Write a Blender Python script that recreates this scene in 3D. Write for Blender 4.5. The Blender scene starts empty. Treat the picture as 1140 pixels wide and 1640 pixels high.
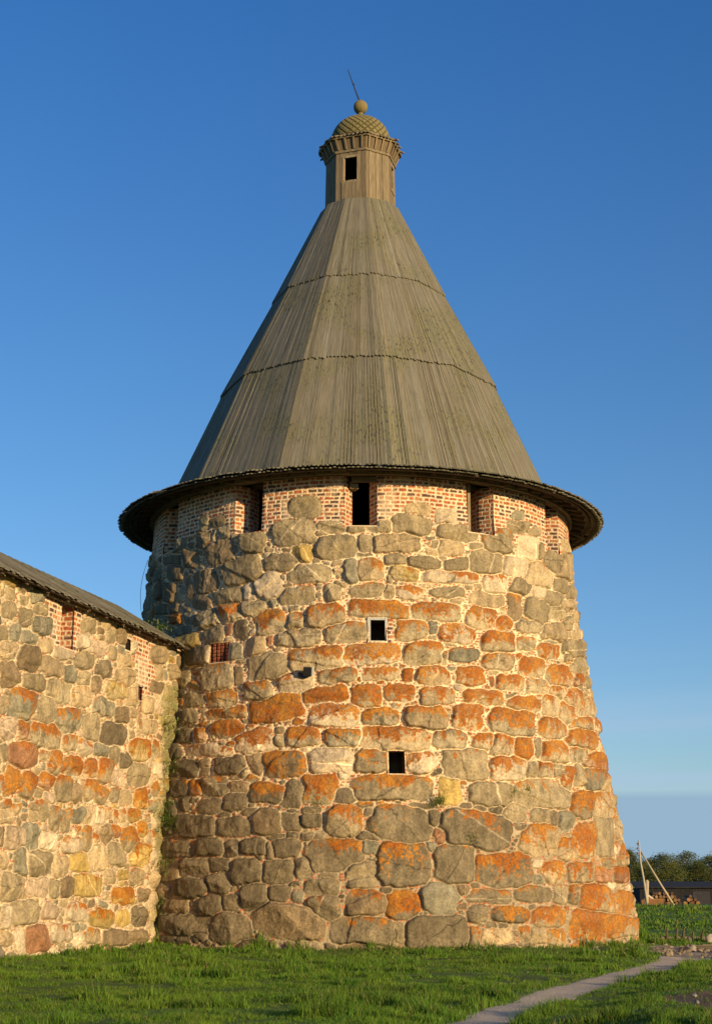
import bpy, math, random
import numpy as np
from math import radians as rad, sin, cos, pi
rng = np.random.default_rng(7)
random.seed(7)
scene = bpy.context.scene

# ---------------------------------------------------------------- camera, sky, sun, exposure
cam = bpy.data.cameras.new('camera'); camo = bpy.data.objects.new('camera', cam)
scene.collection.objects.link(camo); scene.camera = camo
cam.sensor_fit = 'VERTICAL'; cam.sensor_height = 24.0; cam.lens = 24.0*2400/1640
cam.clip_end = 6000; cam.clip_start = 0.2
camo.location = (0, 0, 1.4); camo.rotation_euler = (rad(90+14.485), 0, 0)
SUN_EL, SUN_AZ = 9.5, 42.5            # azimuth measured to the right of the direction behind the camera
sd = (sin(rad(SUN_AZ))*cos(rad(SUN_EL)), -cos(rad(SUN_AZ))*cos(rad(SUN_EL)), sin(rad(SUN_EL)))
sl = bpy.data.lights.new('sun', 'SUN'); sl.energy = 5.0; sl.angle = rad(0.5); sl.color = (1.0, 0.74, 0.395)
so = bpy.data.objects.new('sun', sl); scene.collection.objects.link(so)
from mathutils import Vector, Matrix
so.rotation_euler = Vector(sd).to_track_quat('Z', 'Y').to_euler(); so.location = (30, -30, 30)
w = bpy.data.worlds.new('World'); scene.world = w; w.use_nodes = True
wn = w.node_tree; wn.nodes.clear()
def N(t, typ, **k):
    n = t.nodes.new(typ)
    for a, b in k.items(): setattr(n, a, b)
    return n
wo = N(wn, 'ShaderNodeOutputWorld'); bg = N(wn, 'ShaderNodeBackground')
sky = N(wn, 'ShaderNodeTexSky'); sky.sky_type = 'NISHITA'; sky.sun_disc = False
sky.sun_elevation = rad(SUN_EL); sky.sun_rotation = rad(180-SUN_AZ)
sky.air_density = 1.0; sky.dust_density = 0.3; sky.ozone_density = 2.0
bg.inputs['Strength'].default_value = 0.146
tc = N(wn, 'ShaderNodeTexCoord'); sep = N(wn, 'ShaderNodeSeparateXYZ')
wn.links.new(tc.outputs['Generated'], sep.inputs[0])
# a low bank of thin grey-blue cloud along the horizon and a few faint streaks above it
mp = N(wn, 'ShaderNodeMapping'); mp.inputs['Scale'].default_value = (1.2, 1.2, 22)
nz = N(wn, 'ShaderNodeTexNoise'); nz.inputs['Scale'].default_value = 1.6; nz.inputs['Detail'].default_value = 5
wn.links.new(tc.outputs['Generated'], mp.inputs[0]); wn.links.new(mp.outputs[0], nz.inputs['Vector'])
ad = N(wn, 'ShaderNodeMath', operation='MULTIPLY_ADD'); ad.inputs[1].default_value = 0.017; wn.links.new(nz.outputs[0], ad.inputs[0]); wn.links.new(sep.outputs[2], ad.inputs[2])
bank = N(wn, 'ShaderNodeMapRange'); bank.interpolation_type = 'SMOOTHSTEP'
bank.inputs[1].default_value = 0.0715; bank.inputs[2].default_value = 0.0785; bank.inputs[3].default_value = 1; bank.inputs[4].default_value = 0
wn.links.new(ad.outputs[0], bank.inputs[0])
stz = N(wn, 'ShaderNodeMapRange'); stz.interpolation_type = 'SMOOTHSTEP'
stz.inputs[1].default_value = 0.06; stz.inputs[2].default_value = 0.17; stz.inputs[3].default_value = 1; stz.inputs[4].default_value = 0
wn.links.new(sep.outputs[2], stz.inputs[0])
stn = N(wn, 'ShaderNodeMapRange'); stn.interpolation_type = 'SMOOTHSTEP'
stn.inputs[1].default_value = 0.42; stn.inputs[2].default_value = 0.72; stn.inputs[3].default_value = 0; stn.inputs[4].default_value = 0.75
wn.links.new(nz.outputs[0], stn.inputs[0])
stm = N(wn, 'ShaderNodeMath', operation='MULTIPLY'); wn.links.new(stz.outputs[0], stm.inputs[0]); wn.links.new(stn.outputs[0], stm.inputs[1])
tint = N(wn, 'ShaderNodeMix', data_type='RGBA', blend_type='MULTIPLY'); tint.inputs[0].default_value = 1
rp = N(wn, 'ShaderNodeValToRGB'); rp.color_ramp.elements[0].position = .05; rp.color_ramp.elements[0].color = (.59, .70, .92, 1)
rp.color_ramp.elements[1].position = .56; rp.color_ramp.elements[1].color = (.265, .63, 1.07, 1)
e_ = rp.color_ramp.elements.new(.28); e_.color = (.425, .675, .94, 1)
wn.links.new(sep.outputs[2], rp.inputs[0]); wn.links.new(rp.outputs[0], tint.inputs[7])
wn.links.new(sky.outputs[0], tint.inputs[6])
m1 = N(wn, 'ShaderNodeMix', data_type='RGBA'); m1.inputs[7].default_value = (2.2, 3.0, 4.1, 1)
wn.links.new(stm.outputs[0], m1.inputs[0]); wn.links.new(tint.outputs[2], m1.inputs[6])
m2 = N(wn, 'ShaderNodeMix', data_type='RGBA'); m2.inputs[7].default_value = (1.68, 2.55, 3.35, 1)
wn.links.new(bank.outputs[0], m2.inputs[0]); wn.links.new(m1.outputs[2], m2.inputs[6])
wn.links.new(m2.outputs[2], bg.inputs[0]); wn.links.new(bg.outputs[0], wo.inputs[0])
scene.view_settings.view_transform = 'Standard'; scene.view_settings.look = 'None'
scene.view_settings.exposure = 0.32; scene.view_settings.gamma = 1
scene.render.engine = 'CYCLES'

# ---------------------------------------------------------------- helpers
def link(o, parent=None):
    scene.collection.objects.link(o)
    if parent: o.parent = parent
    return o
def tag(o, label=None, cat=None, group=None, kind=None):
    if label: o['label'] = label
    if cat: o['category'] = cat
    if group: o['group'] = group
    if kind: o['kind'] = kind
    return o
def empty(name, loc, label, cat, group=None, rz=0):
    o = bpy.data.objects.new(name, None); o.location = loc; o.rotation_euler = (0, 0, rz)
    o.empty_display_size = 0.3
    return tag(link(o), label, cat, group)
def npmesh(name, V, F, mat, parent=None, col=None, smooth=False, uv=None):
    """V (n,3), F (m,k) arrays of one polygon size"""
    V = np.asarray(V, np.float32); F = np.asarray(F, np.int32); k = F.shape[1]
    me = bpy.data.meshes.new(name)
    me.vertices.add(len(V)); me.vertices.foreach_set('co', V.ravel())
    me.loops.add(F.size); me.loops.foreach_set('vertex_index', F.ravel())
    me.polygons.add(len(F)); me.polygons.foreach_set('loop_start', np.arange(0, F.size, k, dtype=np.int32))
    me.polygons.foreach_set('loop_total', np.full(len(F), k, np.int32))
    me.polygons.foreach_set('use_smooth', np.full(len(F), smooth, bool))
    if uv is not None:
        l = me.uv_layers.new(name='UVMap'); l.data.foreach_set('uv', np.asarray(uv, np.float32)[F.ravel()].ravel())
    if col is not None:
        a = me.color_attributes.new('Col', 'FLOAT_COLOR', 'POINT')
        c = np.ones((len(V), 4), np.float32); c[:, :3] = col; a.data.foreach_set('color', c.ravel())
    me.update(calc_edges=True); me.validate()
    me.materials.append(mat)
    return link(bpy.data.objects.new(name, me), parent)
class MB:
    """collects polygons, with a colour per vertex and an 'along the grain' uv, into one mesh"""
    def __init__(s): s.V = []; s.F = []; s.C = []; s.U = []
    def add(s, V, F, c=(1, 1, 1), U=None):
        b = len(s.V); s.V += [tuple(v) for v in V]; s.F += [tuple(i+b for i in f) for f in F]
        s.C += [c]*len(V); s.U += (U if U else [(0, 0)]*len(V))
    def box(s, M, d, c=(1, 1, 1), taper=1.0):
        """box of size d centred on M's origin; u across, v along its longest side"""
        x, y, z = d[0]/2, d[1]/2, d[2]/2
        P = [(-x, -y, -z), (x, -y, -z), (x, y, -z), (-x, y, -z), (-x*taper, -y*taper, z), (x*taper, -y*taper, z), (x*taper, y*taper, z), (-x*taper, y*taper, z)]
        o = random.random()*50; ax = max(range(3), key=lambda i: d[i])
        U = [(o + sum(p) - p[ax], o*3 + p[ax]) for p in P]
        s.add([M @ Vector(p) for p in P], [(0, 3, 2, 1), (4, 5, 6, 7), (0, 1, 5, 4), (1, 2, 6, 5), (2, 3, 7, 6), (3, 0, 4, 7)], c, U)
    def tube(s, P, R, n=10, c=(1, 1, 1), cap=True):
        P = [Vector(p) for p in P]; R = R if isinstance(R, (list, tuple)) else [R]*len(P)
        V = []; U = []; o = random.random()*30
        L = 0
        for i, p in enumerate(P):
            t = (P[min(i+1, len(P)-1)] - P[max(i-1, 0)]).normalized()
            a = t.orthogonal().normalized() if i == 0 else (a0 - t*a0.dot(t)).normalized(); a0 = a
            b = t.cross(a)
            if i: L += (P[i]-P[i-1]).length
            for k in range(n):
                V.append(p + (a*cos(2*pi*k/n) + b*sin(2*pi*k/n))*R[i]); U.append((o+k*.03, L+o))
        F = [(i*n+k, i*n+(k+1) % n, (i+1)*n+(k+1) % n, (i+1)*n+k) for i in range(len(P)-1) for k in range(n)]
        if cap: F += [tuple(range(n-1, -1, -1)), tuple((len(P)-1)*n+k for k in range(n))]
        s.add(V, F, c, U)
    def build(s, name, mat, parent=None, smooth=False):
        me = bpy.data.meshes.new(name); me.from_pydata(s.V, [], s.F)
        a = me.color_attributes.new('Col', 'FLOAT_COLOR', 'POINT')
        c = np.ones((len(s.V), 4), np.float32); c[:, :3] = s.C; a.data.foreach_set('color', c.ravel())
        l = me.uv_layers.new(name='UVMap'); U = np.array(s.U, np.float32)
        idx = np.zeros(len(me.loops), np.int32); me.loops.foreach_get('vertex_index', idx)
        l.data.foreach_set('uv', U[idx].ravel())
        if smooth: me.polygons.foreach_set('use_smooth', [True]*len(me.polygons))
        me.update(); me.materials.append(mat)
        return link(bpy.data.objects.new(name, me), parent)
def MX(x, y, z, rz=0, rx=0, ry=0):
    return Matrix.Translation((x, y, z)) @ Matrix.Rotation(rz, 4, 'Z') @ Matrix.Rotation(ry, 4, 'Y') @ Matrix.Rotation(rx, 4, 'X')

# numpy value noise -------------------------------------------------------------
def hsh(i, j, s=0):
    i = i.astype(np.int64); j = j.astype(np.int64)
    h = (i*374761393 + j*668265263 + s*982451653) & 0x7fffffff
    h = ((h ^ (h >> 13))*1274126177) & 0x7fffffff
    return ((h ^ (h >> 16)) & 0xffff)/65535.0
def vn(x, y, s=0):
    i = np.floor(x); j = np.floor(y); f = x-i; g = y-j
    f = f*f*(3-2*f); g = g*g*(3-2*g)
    a = hsh(i, j, s); b = hsh(i+1, j, s); c = hsh(i, j+1, s); d = hsh(i+1, j+1, s)
    return a+(b-a)*f+(c-a)*g+(a-b-c+d)*f*g
def fbm(x, y, s=0, o=3):
    r = 0; a = .5; t = 0
    for k in range(o):
        r = r + a*vn(x*2**k+k*17.3, y*2**k-k*9.1, s+k); t += a; a *= .55
    return r/t
def sst(x, a, b):
    t = np.clip((x-a)/(b-a), 0, 1); return t*t*(3-2*t)

# ---------------------------------------------------------------- materials
def mat(name):
    m = bpy.data.materials.new(name); m.use_nodes = True; t = m.node_tree
    p = t.nodes['Principled BSDF']; p.inputs['Roughness'].default_value = .9
    p.inputs['Specular IOR Level'].default_value = .25
    return m, t, p
def m_masonry():
    m, t, p = mat('masonry')
    a = N(t, 'ShaderNodeVertexColor'); a.layer_name = 'Col'
    g = N(t, 'ShaderNodeNewGeometry')
    n = N(t, 'ShaderNodeTexNoise'); n.inputs['Scale'].default_value = 16; n.inputs['Detail'].default_value = 6; n.inputs['Roughness'].default_value = .65
    t.links.new(g.outputs['Position'], n.inputs['Vector'])
    r = N(t, 'ShaderNodeMapRange'); r.inputs[1].default_value = .3; r.inputs[2].default_value = .7; r.inputs[3].default_value = .60; r.inputs[4].default_value = 1.38
    t.links.new(n.outputs[0], r.inputs[0])
    mx = N(t, 'ShaderNodeVectorMath', operation='SCALE'); t.links.new(a.outputs[0], mx.inputs[0]); t.links.new(r.outputs[0], mx.inputs['Scale'])
    t.links.new(mx.outputs[0], p.inputs['Base Color'])
    b = N(t, 'ShaderNodeBump'); b.inputs['Strength'].default_value = .7; b.inputs['Distance'].default_value = .03
    t.links.new(n.outputs[0], b.inputs['Height']); t.links.new(b.outputs[0], p.inputs['Normal'])
    return m
def m_wood(name, base, dark, moss=(.11, .105, .03), mossamt=.0, vscale=1.2, uscale=26, bump=.5):
    """weathered boards: grain runs along uv.y; vertex colour gives each board its own tone"""
    m, t, p = mat(name)
    a = N(t, 'ShaderNodeVertexColor'); a.layer_name = 'Col'
    uv = N(t, 'ShaderNodeUVMap'); mp = N(t, 'ShaderNodeMapping'); mp.inputs['Scale'].default_value = (uscale, vscale, 1)
    t.links.new(uv.outputs[0], mp.inputs[0])
    n = N(t, 'ShaderNodeTexNoise'); n.inputs['Scale'].default_value = 1.5; n.inputs['Detail'].default_value = 6; n.inputs['Roughness'].default_value = .6
    t.links.new(mp.outputs[0], n.inputs['Vector'])
    r = N(t, 'ShaderNodeMapRange'); r.inputs[1].default_value = .3; r.inputs[2].default_value = .65
    t.links.new(n.outputs[0], r.inputs[0])
    mx = N(t, 'ShaderNodeMix', data_type='RGBA'); mx.inputs[6].default_value = (*dark, 1); mx.inputs[7].default_value = (*base, 1)
    t.links.new(r.outputs[0], mx.inputs[0]); out = mx.outputs[2]
    if mossamt > 0:
        g = N(t, 'ShaderNodeNewGeometry')
        n2 = N(t, 'ShaderNodeTexNoise'); n2.inputs['Scale'].default_value = .55; n2.inputs['Detail'].default_value = 3
        t.links.new(g.outputs['Position'], n2.inputs['Vector'])
        mp3 = N(t, 'ShaderNodeMapping'); mp3.inputs['Scale'].default_value = (16, 5, 1); t.links.new(uv.outputs[0], mp3.inputs[0])
        n3 = N(t, 'ShaderNodeTexNoise'); n3.inputs['Scale'].default_value = 1; n3.inputs['Detail'].default_value = 4
        t.links.new(mp3.outputs[0], n3.inputs['Vector'])
        r2 = N(t, 'ShaderNodeMapRange'); r2.inputs[1].default_value = .45; r2.inputs[2].default_value = .62; t.links.new(n2.outputs[0], r2.inputs[0])
        r3 = N(t, 'ShaderNodeMapRange'); r3.inputs[1].default_value = .44; r3.inputs[2].default_value = .56; t.links.new(n3.outputs[0], r3.inputs[0])
        mu = N(t, 'ShaderNodeMath', operation='MULTIPLY'); t.links.new(r2.outputs[0], mu.inputs[0]); t.links.new(r3.outputs[0], mu.inputs[1])
        mu2 = N(t, 'ShaderNodeMath', operation='MULTIPLY'); mu2.inputs[1].default_value = mossamt; t.links.new(mu.outputs[0], mu2.inputs[0])
        mm = N(t, 'ShaderNodeMix', data_type='RGBA'); mm.inputs[7].default_value = (*moss, 1)
        t.links.new(mu2.outputs[0], mm.inputs[0]); t.links.new(out, mm.inputs[6]); out = mm.outputs[2]
        # small dark holes and lifted splinters inside the mossy areas
        r4 = N(t, 'ShaderNodeMapRange'); r4.inputs[1].default_value = .38; r4.inputs[2].default_value = .44; r4.inputs[3].default_value = .3; r4.inputs[4].default_value = 1
        t.links.new(n3.outputs[0], r4.inputs[0])
        iv = N(t, 'ShaderNodeMix', data_type='FLOAT'); iv.inputs[2].default_value = 1
        t.links.new(r2.outputs[0], iv.inputs[0]); t.links.new(r4.outputs[0], iv.inputs[3])
        sc = N(t, 'ShaderNodeVectorMath', operation='SCALE'); t.links.new(out, sc.inputs[0]); t.links.new(iv.outputs[0], sc.inputs['Scale']); out = sc.outputs[0]
    v = N(t, 'ShaderNodeMix', data_type='RGBA', blend_type='MULTIPLY'); v.inputs[0].default_value = 1
    t.links.new(out, v.inputs[6]); t.links.new(a.outputs[0], v.inputs[7]); t.links.new(v.outputs[2], p.inputs['Base Color'])
    b = N(t, 'ShaderNodeBump'); b.inputs['Strength'].default_value = bump; b.inputs['Distance'].default_value = .015
    t.links.new(n.outputs[0], b.inputs['Height']); t.links.new(b.outputs[0], p.inputs['Normal'])
    return m
def m_plain(name, c, rough=.8, nscale=8, var=.3, metal=0, vc=False, bump=.3):
    m, t, p = mat(name); p.inputs['Roughness'].default_value = rough; p.inputs['Metallic'].default_value = metal
    g = N(t, 'ShaderNodeNewGeometry')
    n = N(t, 'ShaderNodeTexNoise'); n.inputs['Scale'].default_value = nscale; n.inputs['Detail'].default_value = 5
    t.links.new(g.outputs['Position'], n.inputs['Vector'])
    r = N(t, 'ShaderNodeMapRange'); r.inputs[1].default_value = .3; r.inputs[2].default_value = .7; r.inputs[3].default_value = 1-var; r.inputs[4].default_value = 1+var
    t.links.new(n.outputs[0], r.inputs[0])
    sc = N(t, 'ShaderNodeVectorMath', operation='SCALE'); t.links.new(r.outputs[0], sc.inputs['Scale'])
    if vc:
        a = N(t, 'ShaderNodeVertexColor'); a.layer_name = 'Col'; t.links.new(a.outputs[0], sc.inputs[0])
    else: sc.inputs[0].default_value = c
    t.links.new(sc.outputs[0], p.inputs['Base Color'])
    b = N(t, 'ShaderNodeBump'); b.inputs['Strength'].default_value = bump; b.inputs['Distance'].default_value = .03
    t.links.new(n.outputs[0], b.inputs['Height']); t.links.new(b.outputs[0], p.inputs['Normal'])
    return m
MAS = m_masonry()
ROOF = m_wood('weathered_roof_boards', (.235, .21, .15), (.088, .079, .057), (.14, .14, .05), .6, vscale=.9, uscale=34, bump=.8)
WOOD = m_wood('grey_weathered_wood', (.27, .215, .135), (.12, .09, .055), mossamt=.0)
SHIN = m_wood('mossy_shingles', (.25, .205, .10), (.12, .10, .045), mossamt=.5)
DARKW = m_wood('dark_old_wood', (.11, .08, .052), (.05, .035, .024))
SHEDW = m_wood('tarred_shed_boards', (.020, .019, .021), (.010, .009, .011), uscale=8)
PALEW = m_wood('pale_timber', (.50, .43, .32), (.32, .26, .18))
CLEAR = m_plain('painted_window_frame', (.42, .42, .38), .6, 12, .15)
IRON = m_plain('dark_iron', (.03, .03, .03), .5, 20, .2)
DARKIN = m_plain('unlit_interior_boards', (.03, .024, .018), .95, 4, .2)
LAMPG = m_plain('dark_lamp_housing', (.02, .02, .022), .4, 20, .1)
STONE = m_plain('loose_field_stone', (.34, .29, .22), .9, 9, .3, vc=True)

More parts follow.
